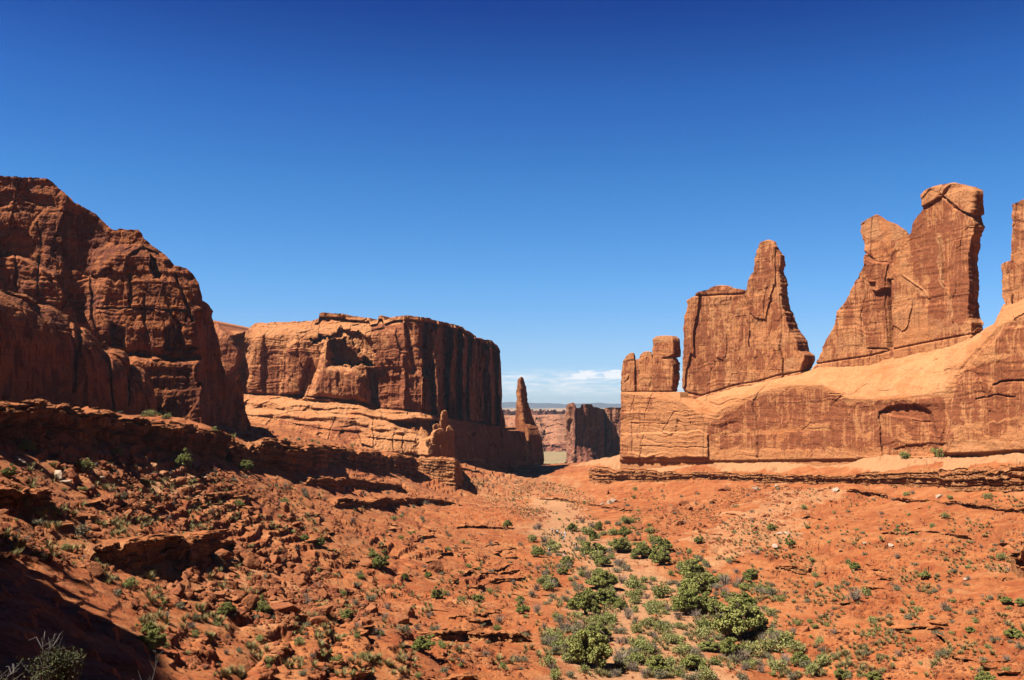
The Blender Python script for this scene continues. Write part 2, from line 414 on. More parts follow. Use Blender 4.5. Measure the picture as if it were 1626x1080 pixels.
def terrain_z(x, y, detail=True):
    r = np.hypot(x, y)
    xm, ym = np.clip(x, -280, 380), np.clip(y, -90, 980)
    z = rbf(xm, ym)
    wf = sstep(640, 900, r)
    if detail:
        near = 1 - wf
        z = z + near * (1.1 * fbm(x / 28, y / 28, 0, 1, 3) * sstep(30, 110, r))
        # benches of thin hard layers in the slope
        wd = pathdist(x, y, WASH)
        m = sstep(12, 34, wd) * (0.25 + 0.75 * sstep(-0.1, 0.35, fbm(x / 22, y / 22, 0, 31, 4))) * sstep(35, 60, r)
        Pp = 1.5
        q = (z + 1.3 * fbm(x / 19, y / 19, 0, 33, 5, .6)) / Pp
        fr = q - np.floor(q)
        jag = 0.22 * fbm(x / 2.6, y / 2.6, 0, 35, 4, .65)
        st = sstep(0.42, 0.62, fr + jag)
        z = z + near * m * (st - fr) * Pp * 0.65
        led = m * np.exp(-((fr + jag - 0.52) / 0.10) ** 2)
        rg = sstep(-.1, .5, fbm(x / 17, y / 17, 0, 51, 3))            # stony patches
        z = z + near * (0.26 * fbm(x / 6, y / 6, 0, 2, 4, 0.6) + (0.07 + .09 * rg) * fbm(x / 1.3, y / 1.3, 0, 3, 4, 0.65)) * (0.35 + 0.65 * sstep(4, 20, wd))
        cv, cw_, ce = cells(x / 1.9, y / 1.9, 0 * x + .5, 53)
        z = z + near * rg * sstep(8, 20, wd) * (cv > .55) * sstep(0, .10, ce) * .24 * cv
        # small gullies running down the slopes
        g = 1 - np.abs(fbm(x / 16, y / 16, 0, 41, 3)) * 2.2
        z = z - near * 0.7 * np.clip(g, 0, 1) ** 3 * sstep(8, 25, wd) * sstep(40, 80, r)
    else:
        led = np.zeros_like(z)
    zf = far_z(x, y)
    return z * (1 - wf) + zf * wf, led * (1 - wf)

ALBEDO = 0.25
FX = 0.68   # half width of the fine sector in radians
rs = [6.0]
while rs[-1] < 16500:
    r_ = rs[-1]
    d = max(0.30 if r_ < 36 else 0.125, r_ * r_ / 45000.0)
    if r_ > 600: d = min(d, r_ * 0.011)
    rs.append(r_ + d)
RS = np.array(rs)
TH = np.concatenate([np.linspace(-FX, FX, 1180), np.linspace(FX, 2 * math.pi - FX, 96)[1:-1]])
nF = 1180
RR, TT = np.meshgrid(RS, TH, indexing='ij')
GX, GY = RR * np.sin(TT), RR * np.cos(TT)
GZ = np.zeros_like(GX); GL = np.zeros_like(GX)
for i0 in range(0, len(RS), 200):
    GZ[i0:i0 + 200], GL[i0:i0 + 200] = terrain_z(GX[i0:i0 + 200], GY[i0:i0 + 200])
_FZ = GZ[:, :nF]
def ground_z(x, y):
    """height of the built ground, bilinear"""
    x = np.asarray(x, float); y = np.asarray(y, float)
    th = np.arctan2(x, y); r = np.hypot(x, y)
    u = np.clip((th + FX) / (2 * FX) * (nF - 1), 0, nF - 1.001); i = u.astype(int); fu = u - i
    j = np.clip(np.searchsorted(RS, r) - 1, 0, len(RS) - 2); fv = np.clip((r - RS[j]) / (RS[j + 1] - RS[j]), 0, 1)
    return (_FZ[j, i] * (1 - fu) + _FZ[j, i + 1] * fu) * (1 - fv) + (_FZ[j + 1, i] * (1 - fu) + _FZ[j + 1, i + 1] * fu) * fv
def hit(px, py, dmin=30.0):
    """where the line of sight through a pixel meets the ground"""
    px = np.atleast_1d(np.asarray(px, float)); py = np.atleast_1d(np.asarray(py, float))
    rx, rz = ray(px, py); L = np.hypot(rx, 1.0)
    th = np.arctan2(rx, 1.0)
    u = np.clip((th + FX) / (2 * FX) * (nF - 1), 0, nF - 1.001); i = u.astype(int); fu = u - i
    prof = _FZ[:, i] * (1 - fu) + _FZ[:, i + 1] * fu            # rows x n
    line = (rz / L)[None, :] * RS[:, None]
    below = (prof > line) & (RS[:, None] > dmin)
    k = np.argmax(below, 0); ok = below.any(0); k = np.clip(k, 1, None)
    c = np.arange(len(px))
    d0 = line[k - 1, c] - prof[k - 1, c]; d1 = prof[k, c] - line[k, c]
    f = np.clip(d0 / (d0 + d1 + 1e-9), 0, 1)
    r = RS[k - 1] + f * (RS[k] - RS[k - 1])
    x, y = r * rx / L, r / L
    return np.stack([x, y, prof[k - 1, c] * (1 - f) + prof[k, c] * f], -1), ok
def hit1(px, py, dmin=30.0):
    p, ok = hit([px], [py], dmin); return p[0]

wd = np.zeros_like(GX); td = np.zeros_like(GX)
wd = pathdist(GX, GY, WASH); td = pathdist(GX, GY, TRAIL)
sand = np.clip(0.72 * (1 - sstep(2, 22, wd + 6 * fbm(GX / 12, GY / 12, 0, 61, 3))) + (1 - sstep(0.8, 2.2, td)) * 1.2, 0, 1.5) * (RR < 460)
PXg = CX + FPX * (GX / np.maximum(GY, 1)) * cP; PYg = 648 - FPX * GZ / np.maximum(GY, 1)
_wx = PXg + 45 * fbm(GX / 16, GY / 16, 0, 62, 4, .6); _wy = PYg + 12 * fbm(GX / 16, GY / 16, 0, 63, 4, .6)
pale = np.zeros_like(GX)
_m = (np.abs(TT) < FX) & (RR < 650)
for _p, _v in (([(925, 733), (925, 748), (1300, 748), (1500, 742), (1720, 735), (1720, 690), (925, 700)], .9), ([(150, 735), (300, 720), (350, 765), (280, 805), (170, 790)], .6),
               ([(1080, 840), (1240, 765), (1350, 760), (1240, 865), (1120, 905)], .6), ([(730, 750), (900, 745), (950, 795), (760, 805)], .5), ([(250, 880), (400, 850), (560, 960), (450, 1010), (300, 960)], .45)):
    pale[_m] = np.maximum(pale[_m], _v * soft_poly(_wx[_m], _wy[_m], _p, 6))
farm = sstep(1350, 1500, RR) * 1.0
mead = sstep(760, 860, RR) * (1 - sstep(1380, 1500, RR))
Vt = np.stack([GX, GY, GZ], -1).reshape(-1, 3)
nr, nc = GX.shape
i = np.arange(nr - 1)[:, None] * nc + np.arange(nc)[None, :]
j = np.arange(nr - 1)[:, None] * nc + (np.arange(nc)[None, :] + 1) % nc
quads = np.stack([i, j, j + nc, i + nc], -1).reshape(-1, 4)
c0 = len(Vt)
Vt = np.vstack([Vt, [[0, 0, -1.75]]])
tr = np.stack([np.full(nc, c0), (np.arange(nc) + 1) % nc, np.arange(nc)], -1)
A = lambda a: np.append(a.ravel(), 0.0)
ground = put_mesh('ground', Vt, quads, tr, SOIL, smooth=False, attrs={'sand': A(sand), 'pale': A(pale), 'far': A(farm), 'meadow': A(mead), 'ledge': A(GL)})
tag(ground, kind='structure')

# ------------------------------------------------------------------ rock surfaces
def rock_disp(P, s=1.0, slab=1.6, flute=0.7, strat=0.35, fine=0.25, crack=1.0, seed=0, vert=2.6):
    x, y, z = P[..., 0] / s, P[..., 1] / s, P[..., 2] / s
    wx = fbm(x / 18, y / 18, z / 18, seed + 1, 2) * 3.0; wz = fbm(x / 14, y / 14, z / 14, seed + 2, 2) * 4
    a, a2, e = cells((x + wx) / 11, (y + wx) / 11, (z + wz) / (11 * vert), seed + 3)
    b, b2, e2 = cells((x - wx) / 4.2, (y + wx) / 4.2, (z - wz) / (4.2 * vert * 0.8), seed + 7)
    # tilted plates: every cell has its own lean
    d = slab * (a - 0.5) * 1.5 + slab * (a2 - 0.5) * 0.16 * ((z * 0.35) % 3.0 - 1.5)
    d = d + slab * 0.32 * (b - 0.5)
    d = d - crack * (0.7 * np.exp(-(e / 0.022) ** 2) * (a2 > 0.35) + 0.35 * np.exp(-(e2 / 0.035) ** 2) * (b2 > 0.6))
    d = d + .6 * flute * (0.5 - np.abs(fbm((x + wx * .3) / 3.5, (y + wx * .3) / 3.5, z / 45, seed + 11, 3))) * 1.2
    zz = (z + 0.5 * wz) / 2.6
    l = vnoise(zz, x / 60, y / 60, seed + 13); l2 = vnoise(zz * 3.1, x / 25, y / 25, seed + 14)
    mm = 0.4 + 0.6 * sstep(-0.3, 0.5, fbm(x / 20, y / 20, z / 12, seed + 15, 2))
    d = d + strat * mm * (np.clip(l * 3, -1, 1) * 0.7 + np.clip(l2 * 2.5, -1, 1) * 0.35)
    d = d + fine * fbm(x / 1.8, y / 1.8, z / 2.2, seed + 16, 4, 0.6)
    c3, c4, e3 = cells((x + wx * .4) / 1.9, (y + wx * .4) / 1.9, (z + wz * .4) / 2.9, seed + 21)
    d = d + slab * 0.16 * (c3 - .5) + fine * .5 * (np.abs(fbm(x / .8, y / .8, z / .9, seed + 22, 3, .6)) - .3)
    return d * s

def P2(pts):
    a = np.array(sorted(pts), float); return lambda q: np.interp(q, a[:, 0], a[:, 1])
def inward(px, Df):
    """horizontal unit vector into the rock for a front line px -> distance"""
    e = 6.0
    p0 = at(px - e, 648.0 + 0 * px, Df(px - e)); p1 = at(px + e, 648.0 + 0 * px, Df(px + e))
    t = (p1 - p0)[:, :2]; t /= np.linalg.norm(t, axis=1)[:, None] + 1e-9
    return np.stack([-t[:, 1], t[:, 0]], -1)

def relief_wall(name, p0, p1, step, top, bot, Df, prof=None, feat=None, disp=None, back=30.0, sink=8.0, mat=ROCK, parent=None,
                varn=None, freshf=None, vstep=1.35, jit=1.2, seed=0, roof=None, roof_n=10, smoothn=5, drop=0.15, endback=None, radial=False):
    px = np.arange(p0, p1 + step * .5, step)
    tp = top(px) + jit * fbm(px / 9.0, 0 * px, seed * 3.1, seed + 50, 4, 0.6) ; bt = bot(px)
    tp = np.minimum(tp, bt - 0.5)
    nv = int(max(8, (bt - tp).max() / vstep))
    v = np.linspace(0, 1, nv)[:, None]
    py = bt[None] + (tp - bt)[None] * v
    pxx = np.broadcast_to(px[None], py.shape)
    D = Df(pxx)
    inn = inward(px, Df)
    if smoothn > 1:
        k = np.ones(smoothn) / smoothn
        for c in (0, 1):
            inn[:, c] = np.convolve(np.pad(inn[:, c], smoothn // 2, mode='edge'), k, 'valid')[:len(px)]
        inn /= np.linalg.norm(inn, axis=1)[:, None]
    off = np.zeros_like(py)
    if prof is not None: off = off + prof(pxx, py, v)
    if feat is not None: off = off + feat(pxx, py)
    # travel along the inward normal, keeping the pixel: change distance
    rx, rz = ray(pxx, py)
    k = inn[None, :, 1] - 0  # distance gained per metre inward (y part)
    den = np.maximum(0.25, (inn[None, :, 1] - inn[None, :, 0] * rx * -1 * 0))
    # distance to shift so that the point lies 'off' metres behind the face plane
    cosv = inn[None, :, 0] * rx + inn[None, :, 1]
    Dn = D + off / np.maximum(cosv, 0.22)
    P = np.stack([rx * Dn, Dn, rz * Dn], -1)
    if disp is not None:
        d = disp(P)
        P[..., 0] -= inn[None, :, 0] * d; P[..., 1] -= inn[None, :, 1] * d
    va = varn(pxx, py, P) if varn else np.zeros_like(py)
    fa = freshf(pxx, py, P) if freshf else np.zeros_like(py)
    # foot
    foot = P[:1].copy(); foot[..., 2] -= sink
    if radial:
        L_ = np.hypot(P[0, :, 0], P[0, :, 1]); inn = np.stack([P[0, :, 0] / L_, P[0, :, 1] / L_], -1)
    # roof and back
    w = (np.linspace(0, 1, roof_n + 1)[1:] ** 1.5) * back
    last = P[-1]
    rf = []
    for q in w:
        r = last.copy(); r[:, 0] += inn[:, 0] * q; r[:, 1] += inn[:, 1] * q
        if roof is not None: r[:, 2] = roof(r, last, q / back)
        else: r[:, 2] = last[:, 2] - drop * q * (0.4 + 0.6 * q / back)
        rf.append(r)
    rf = np.array(rf)
    bk = rf[-1:].copy(); bk[..., 2] = np.minimum(foot[..., 2], bk[..., 2] - 1)
    G = np.concatenate([foot, P, rf, bk], 0)
    nr_, nc_ = G.shape[:2]
    def ext(a):
        return np.concatenate([a[:1], a, np.repeat(a[-1:], len(rf) + 1, 0)], 0)
    va, fa = ext(va), ext(fa)
    Vs = [G.reshape(-1, 3)]; Q = [grid_quads(nr_, nc_)]; VA = [va.ravel()]; FA = [fa.ravel()]
    # closing sides
    base = nr_ * nc_
    for ci, fl in ((0, True), (nc_ - 1, False)):
        colp = G[:nv + 1, ci]; iv = inn[ci]
        ws = np.linspace(0, 1, max(6, int(back / 1.5))) * (endback or back)
        S = colp[:, None, :] + np.stack([iv[0] * ws, iv[1] * ws, 0 * ws], -1)[None]
        if disp is not None:
            dd = disp(S.copy()); dd = dd - dd[:, :1]
            t2 = np.array([iv[1], -iv[0]]) * (-1 if ci == 0 else 1)
            S[..., 0] += t2[0] * dd * 0.7; S[..., 1] += t2[1] * dd * 0.7
        Vs.append(S.reshape(-1, 3)); Q.append(grid_quads(S.shape[0], S.shape[1], base, fl)); base += S.shape[0] * S.shape[1]
        VA.append(np.repeat(va[:nv + 1, ci][:, None], len(ws), 1).ravel()); FA.append(np.zeros(S.shape[0] * S.shape[1]))
    o = put_mesh(name, np.concatenate(Vs), np.concatenate(Q), None, mat, parent, False,
                 attrs={'varnish': np.concatenate(VA), 'fresh': np.concatenate(FA)})
    return o

def tower(name, rows, Df, T, mat=ROCK, parent=None, disp=None, varn=None, freshf=None, vstep=1.3, jit=0.8, seed=0, N=260, emax=0.4, rnd_=5, sink=4.0, Tf=None, seams=()):
    """rows: (py, left px, right px) from the top down; Df(px) distance of its long face"""
    rows = sorted(rows); a = np.array(rows, float)
    py = np.arange(a[0, 0], a[-1, 0] + vstep * .5, vstep)
    xl = np.interp(py, a[:, 0], a[:, 1]) + jit * fbm(py / 7.0, 0 * py, 1.5, seed + 60, 4, .6)
    xr = np.interp(py, a[:, 0], a[:, 2]) + jit * fbm(py / 7.0, 0 * py, 7.5, seed + 61, 4, .6)
    n1 = N // 2 - 20; n2 = 20
    pm = np.array([(a[-1, 1] + a[-1, 2]) / 2])
    iv = inward(pm, Df)[0]
    R = []
    for y_, l, r in zip(py, xl, xr):
        wpx = r - l
        Dm = float(Df(r)); kx = iv[0] - iv[1] * (r - CX) / FPX
        Tr = T if Tf is None else T * Tf(y_)
        Tr = min(Tr, 0.75 * wpx * Dm / FPX)
        e = Tr * kx / Dm * FPX
        if e > emax * wpx: Tr *= emax * wpx / max(e, 1e-6); e = emax * wpx
        e = max(e, 0.0)
        q = np.linspace(l, r - e, n1); D = Df(q); rx, rz = ray(q, y_ + 0 * q)
        F = np.stack([rx * D, D, rz * D], -1)
        B = F[::-1].copy(); B[:, 0] += iv[0] * Tr; B[:, 1] += iv[1] * Tr
        def edge(p, q_): 
            t_ = np.linspace(0, 1, n2 + 2)[1:-1, None]; return p + (q_ - p) * t_
        ring = np.vstack([F, edge(F[-1], B[0]), B, edge(B[-1], F[0])])
        R.append(ring)
    R = np.array(R)
    for _ in range(rnd_):
        R[..., :2] = (np.roll(R[..., :2], 1, 1) + np.roll(R[..., :2], -1, 1) + R[..., :2] * 2) / 4
    # round the crest
    nxt = np.roll(R, -1, 1) - np.roll(R, 1, 1)
    nrm = np.stack([nxt[..., 1], -nxt[..., 0]], -1); nrm /= np.linalg.norm(nrm, axis=-1)[..., None] + 1e-9
    if disp is not None:
        d = disp(R)
        fade = np.clip((np.arange(len(py)) + 1) / 6.0, 0.15, 1)[:, None]
        for (sp, dep, hw) in seams:
            cy = np.interp(CX + FPX * R[..., 0] / R[..., 1], *np.array(sp).T)
            yy = 648 - FPX * R[..., 2] / R[..., 1]
            d = d - dep * np.exp(-((yy - cy) / hw) ** 2)
        R[..., 0] += nrm[..., 0] * d * fade; R[..., 1] += nrm[..., 1] * d * fade
    PX = CX + FPX * R[..., 0] / R[..., 1] * cP; PY = np.broadcast_to(py[:, None], PX.shape)
    va = varn(PX, PY, R) if varn else np.zeros(PX.shape)
    fa = freshf(PX, PY, R) if freshf else np.zeros(PX.shape)
    ft = R[-1:].copy(); ft[..., 2] -= sink
    R = np.concatenate([R, ft], 0); va = np.vstack([va, va[-1:]]); fa = np.vstack([fa, fa[-1:]])
    nr_, nc_ = R.shape[:2]
    # crown cap: two shrinking rings and a centre
    c = R[0].mean(0); caps = []
    for q, up in ((0.6, 0.25), (0.25, 0.38)):
        k = c + (R[0] - c) * q; k[:, 2] = R[0, :, 2] * q + c[2] * (1 - q) + up; caps.append(k)
    G = np.concatenate([np.array(caps[::-1]), R], 0)
    va = np.vstack([np.zeros((2, nc_)), va]); fa = np.vstack([np.ones((2, nc_)) * .4, fa])
    nr_ = len(G)
    i = np.arange(nr_ - 1)[:, None] * nc_ + np.arange(nc_)[None]; j = np.arange(nr_ - 1)[:, None] * nc_ + (np.arange(nc_)[None] + 1) % nc_
    Q = np.stack([i, i + nc_, j + nc_, j], -1).reshape(-1, 4)
    V_ = np.vstack([G.reshape(-1, 3), [c + np.array([0, 0, .4])]])
    tr = np.stack([np.full(nc_, len(V_) - 1), np.arange(nc_), (np.arange(nc_) + 1) % nc_], -1)
    return put_mesh(name, V_, Q, tr, mat, parent, False, attrs={'varnish': np.append(va.ravel(), 0), 'fresh': np.append(fa.ravel(), .3)})

def warp(px, py, amp=5.0, sc=22.0, seed=70):
    return px + amp * fbm(px / sc, py / sc, 0.3, seed, 3, .6), py + amp * fbm(px / sc, py / sc, 5.3, seed + 1, 3, .6)
def patches(px, py, lst, amp=5.0, sc=22.0):
    x, y = warp(px, py, amp, sc); r = np.zeros(px.shape)
    for poly, val in lst: r = np.where(inpoly(x, y, poly), val, r)
    return r
# ------------------------------------------------------------------ right ridge
D_R = P2([(960, 540), (985, 520), (1085, 478), (1200, 440), (1420, 360), (1626, 300), (1800, 262), (2000, 230)])
bench_top = P2([(960, 622), (985, 622.5), (1080, 622.5), (1083, 632), (1100, 636), (1114, 629), (1165, 612), (1203, 606), (1234, 597), (1289, 587), (1296, 578), (1380, 565.5), (1422, 554), (1491, 540), (1557, 528), (1564, 521), (1579, 514), (1593, 484), (1626, 473), (1700, 452), (1800, 430)])
lip = P2([(985, 624), (1085, 640), (1123, 668), (1160, 640), (1226, 617), (1264, 612), (1306, 612), (1348, 634), (1400, 636), (1445, 630), (1500, 621), (1519, 590), (1547, 560), (1584, 519), (1626, 500), (1800, 460)])
bench_in = P2([(985, 0.5), (1085, 2), (1125, 6), (1200, 9), (1300, 14), (1420, 19), (1500, 22), (1570, 16), (1626, 9), (1800, 8)])
wall_bot = P2([(960, 733), (1110, 734), (1420, 730), (1480, 728), (1500, 724), (1530, 722), (1626, 716), (1800, 702)])
D_T = lambda px: D_R(px) + bench_in(px) + 1.2

def right_prof(px, py, v):
    L = lip(px); t = bench_top(px)
    up = np.clip((L - py) / np.maximum(L - t, 4.0), 0, 1)
    o = bench_in(px) * (up ** 1.35) 
    o = o + 1.2 * np.exp(-((py - wall_bot(px)) / 2.0) ** 2)            # undercut at the foot
    return o
def right_feat(px, py):
    x, y = warp(px, py, 2.0, 18, 81)
    o = np.zeros(px.shape)
    # big plate that ends at x=1123 with a shadowed corner
    o += 0.5 * soft_poly(x, y, [(1122, 686), (1200, 640), (1330, 625), (1510, 640), (1505, 740), (1125, 742)], 14)
    # blind arch
    o += .8 * soft_poly(x, y, C5([(285, 850), (330, 828), (420, 822), (475, 845), (490, 900), (500, 940), (470, 925), (440, 880), (350, 870)]), 4)
    o += 0.9 * soft_poly(x, y, C5([(285, 850), (330, 828), (420, 822), (475, 845), (500, 940), (500, 1010), (300, 1010)]), 3)
    o -= 1.5 * soft_poly(x, y, C5([(505, 1000), (540, 820), (565, 710), (640, 640), (720, 560), (900, 540), (900, 1010)]), 6)
    o += .6 * soft_poly(x, y, [(1417, 712), (1440, 704), (1505, 702), (1510, 735), (1425, 735)], 3)
    o += 1.6 * np.exp(-(segdist(x, y, C5([(690, 760), (720, 745), (791, 745), (900, 735)])) / 1.3) ** 2)
    o += 1.0 * np.exp(-(segdist(x, y, C5([(630, 808), (700, 795), (760, 800)])) / 1.1) ** 2)
    for ln in (C4([(240, 890), (260, 850), (290, 800), (350, 800), (365, 850)]), C4([(205, 720), (170, 800), (150, 1000)]), C4([(125, 720), (110, 800), (120, 1000)]), C4([(150, 945), (430, 950)]), C4([(110, 845), (250, 850)]),
               C5([(300, 402), (340, 430)]), C5([(125, 793), (170, 793)]), C5([(410, 880), (470, 885)]), C5([(30, 915), (60, 890)])):
        o += 0.45 * np.exp(-(segdist(x, y, ln) / .8) ** 2)
    o -= 1.2 * soft_poly(x, y, [(985, 688), (1080, 684), (1110, 682), (1124, 690), (1124, 728), (985, 728)], 3)
    return o
def right_varn(px, py, P):
    v = patches(px, py, [
        ([(1123, 676), (1160, 652), (1226, 622), (1264, 618), (1306, 618), (1348, 640), (1445, 636), (1500, 630), (1512, 700), (1480, 716), (1125, 712)], 0.62),
        ([(1120, 712), (1500, 712), (1500, 724), (1120, 724)], 0.28),
        (C5([(530, 830), (560, 730), (640, 690), (800, 640), (900, 640), (900, 850), (700, 880), (540, 900)]), 0.6),
        (C5([(640, 650), (720, 560), (900, 500), (900, 650)]), 0.5),
        (C5([(520, 960), (540, 900), (900, 870), (900, 900)]), 0.45),
        (C4([(60, 730), (200, 740), (180, 1000), (60, 1000)]), 0.34), (C4([(440, 890), (940, 850), (940, 880), (440, 905)]), 0.15)], 4, 16)
    up = py < lip(px) - 1
    return np.where(up, 0.0, np.maximum(v, 0.12))
def right_fresh(px, py, P):
    return patches(px, py, [([(1120, 640), (1226, 606), (1330, 600), (1560, 540), (1560, 528), (1290, 585), (1110, 632)], 0.9),
                            ([(1290, 600), (1400, 590), (1540, 540), (1500, 625), (1400, 632), (1340, 628)], 0.9), (C5([(530, 960), (800, 940), (800, 1000), (530, 1000)]), 0.6),
                            (C4([(100, 860), (430, 860), (430, 1000), (100, 1000)]), .3)], 5, 25)
relief_wall('sandstone_wall', 985, 1790, 1.5, bench_top, wall_bot, D_R, right_prof, right_feat,
            lambda P: rock_disp(P, 1.0, 0.4, 0.15, 0.3, 0.18, 0.05, 3), back=34, sink=9, mat=ROCK, varn=right_varn, freshf=right_fresh, jit=0.5, seed=1, smoothn=41, drop=0.0)
tag(bpy.data.objects['sandstone_wall'], 'long pale sandstone wall with dark varnish streaks below the red towers, on the right', 'rock wall')

def tdisp(seed, slab=1.0, crack=.8): return lambda P: rock_disp(P, 1.0, slab * .8, 0.35, 0.2, 0.15, 0.0, seed)
contact = [(985, 622.6), (1083, 622.6), (1112, 629), (1165, 612), (1203, 606), (1234, 597), (1289, 587), (1296, 578), (1380, 565.5), (1422, 554), (1491, 540), (1557, 528), (1600, 518), (1800, 470)]
seam = [(contact, 0.8, 1.3)]
def tvarn(base, lst=(), amp=5, sc=20): return lambda px, py, P: np.maximum(patches(px, py, [(a_, b_ + .1) for a_, b_ in lst], amp, sc), (base + .08) * (1 + 0 * px))
def tfresh(lst): return lambda px, py, P: patches(px, py, lst, 4, 18)

# four short towers standing side by side at the valley end
tower('short_tower', [(561, 1001, 1007.5), (564, 995, 1009), (574, 988.5, 1012), (593, 986, 1012.5), (623, 985, 1013), (628, 985, 1013)], D_T, 9, disp=tdisp(11, .6), varn=tvarn(.38), freshf=tfresh([([(985, 560), (1010, 560), (1010, 568), (985, 572)], .8)]), seed=11, N=180, seams=seam, emax=.2)
tower('short_tower', [(571, 1010, 1014), (576, 1007, 1021), (581, 1006, 1024), (600, 1006, 1024), (628, 1006, 1024)], lambda p: D_T(p) + 2, 7, disp=tdisp(12, .4), varn=tvarn(.35), seed=12, N=120, seams=seam, emax=.2)
tower('short_tower', [(559, 1022, 1034), (563, 1017, 1038), (570, 1015, 1041), (600, 1016, 1044), (628, 1017, 1045)], D_T, 9, disp=tdisp(13, .5), varn=tvarn(.33, [(C4([(160, 560), (210, 560), (205, 620), (165, 610)]), .2)]), freshf=tfresh([([(1015, 556), (1042, 556), (1042, 564), (1015, 568)], .8)]), seed=13, N=160, seams=seam, emax=.2)
def split_disp(seed):
    f = tdisp(seed, .6)
    def g(P):
        d = f(P); X = CX + FPX * P[..., 0] / P[..., 1] * cP; Y = 648 - FPX * P[..., 2] / P[..., 1]
        d = d - 3.0 * soft_poly(X, Y, C4([(232, 574), (262, 570), (285, 560), (318, 572), (308, 640), (290, 640), (275, 580), (240, 582)]), 2.0)
        return d
    return g
tower('short_tower', [(534, 1042, 1075), (537, 1037, 1078.5), (545, 1036, 1079.5), (563, 1036, 1080.5), (575, 1037, 1080), (600, 1037, 1078), (616, 1038, 1076), (629, 1038, 1075)], lambda p: D_T(p) - .8, 13, disp=split_disp(14), varn=tvarn(.42), freshf=tfresh([([(1034, 530), (1082, 530), (1082, 541), (1034, 543)], .9)]), seed=14, N=240, seams=seam, emax=.25)
for n_, lab in (('short_tower', 'short rounded sandstone tower at the left end of the row above the valley mouth'), ('short_tower.001', 'thinnest low pillar wedged second in the row of short towers'),
                ('short_tower.002', 'round-topped short tower just left of the tall flat-topped one'), ('short_tower.003', 'tallest of the short towers, flat-topped, with a dark notch under its brow')):
    tag(bpy.data.objects[n_], lab, 'rock tower', 'short sandstone towers side by side')

# block with a flat cap, and the triangular fin before it
tower('rock_tower', [(454, 1135, 1160), (457, 1127, 1166), (460, 1124, 1186), (462, 1112, 1190), (470, 1102, 1192), (477, 1093, 1194), (482, 1094, 1196), (489, 1093, 1196), (502, 1088, 1196), (525, 1086.5, 1196), (560, 1086, 1190), (600, 1085, 1170), (629, 1084.5, 1150), (640, 1084.5, 1140)],
      lambda p: D_T(p) + 5.0, 12, disp=tdisp(15, 1.2), varn=tvarn(.45, [(C4([(400, 400), (540, 290), (550, 330), (480, 440)]), .15)]), freshf=tfresh([(C4([(430, 300), (540, 300), (520, 400), (450, 340)]), .7)]), seed=15, N=420, seams=[(contact, 1.0, 1.8), ([(1085, 470), (1200, 466)], 1.0, 1.5)], emax=.12, sink=3)
tag(bpy.data.objects['rock_tower'], 'broad red rock block with a flat layered cap, behind the triangular fin', 'rock tower')
FIN = [(382, 1214.5, 1226), (384, 1209, 1230), (392, 1203, 1236), (405, 1198.5, 1247), (411, 1197, 1247.5), (418, 1197, 1247.5), (430, 1196, 1244), (441, 1189, 1247), (452, 1186.5, 1250.5), (468, 1180, 1250.5), (475, 1177, 1253), (487, 1172, 1256), (502, 1165, 1264), (521, 1157, 1269), (540, 1149, 1283), (557, 1142, 1286), (562, 1140, 1295), (569, 1137, 1296), (578, 1133, 1292), (587, 1129, 1290), (610, 1120, 1288), (634, 1112, 1285)]
tower('pointed_fin', FIN, D_T, 8, disp=tdisp(16, 1.5, .7), varn=tvarn(.42, [(C4([(620, 170), (720, 160), (740, 250), (620, 260)]), .5), (C4([(560, 430), (770, 380), (790, 450), (640, 640), (440, 700), (500, 540)]), .42)], 8, 25),
      freshf=tfresh([(C4([(690, 270), (765, 270), (790, 380), (740, 370), (700, 330)]), .8), (C4([(720, 580), (800, 570), (850, 620), (740, 650)]), .8), (C4([(560, 340), (600, 300), (470, 560), (430, 640), (430, 600)]), .8), (C4([(640, 400), (700, 420), (660, 480), (620, 440)]), .7), (C4([(700, 500), (760, 480), (760, 530), (700, 540)]), .6)]), seed=16, N=460, seams=seam, emax=.16, jit=1.6)
tag(bpy.data.objects['pointed_fin'], 'steep triangular sandstone fin rising to a knobbed dark peak', 'rock fin')

# the great slab with two heads
HEADL = [(342, 1389, 1396), (345, 1382, 1402), (348, 1377, 1406), (353, 1369, 1418), (358, 1367, 1428), (366, 1366, 1438), (371, 1366, 1443), (380, 1370, 1446), (392, 1373, 1444), (420, 1373, 1440), (434, 1364, 1440), (445, 1359.5, 1440), (460, 1352, 1440), (475, 1345.6, 1440), (494, 1329, 1440), (510, 1327, 1440), (524, 1324, 1440), (540, 1312, 1440), (552, 1306, 1440), (579, 1295, 1440), (590, 1290, 1440)]
def headl(seed):
    f = tdisp(seed, .9, .6)
    def g(P):
        d = f(P); X = CX + FPX * P[..., 0] / P[..., 1] * cP; Y = 648 - FPX * P[..., 2] / P[..., 1]
        d = d - 2.2 * soft_poly(X, Y, C5([(250, 290), (290, 330), (345, 335), (360, 260), (400, 245), (410, 400), (345, 400), (345, 640), (250, 640), (245, 380)]), 4)
        d = d - 1.6 * np.exp(-(segdist(X, Y, C5([(285, 402), (300, 404)])) / 1.4) ** 2) - 2.0 * np.exp(-(segdist(X, Y, C5([(300, 433), (320, 434), (338, 424)])) / 1.6) ** 2)
        return d
    return g
tower('twin_head_slab', HEADL, lambda p: D_T(p) + 1.5, 9, disp=headl(17), varn=tvarn(.42, [(C5([(250, 340), (340, 335), (345, 640), (250, 640)]), .5)]), freshf=tfresh([(C5([(230, 180), (400, 180), (400, 245), (300, 270), (240, 240)]), .8), (C5([(150, 600), (250, 580), (250, 640), (140, 660)]), .6)]), seed=17, N=420, seams=seam, emax=.06, jit=1.3)
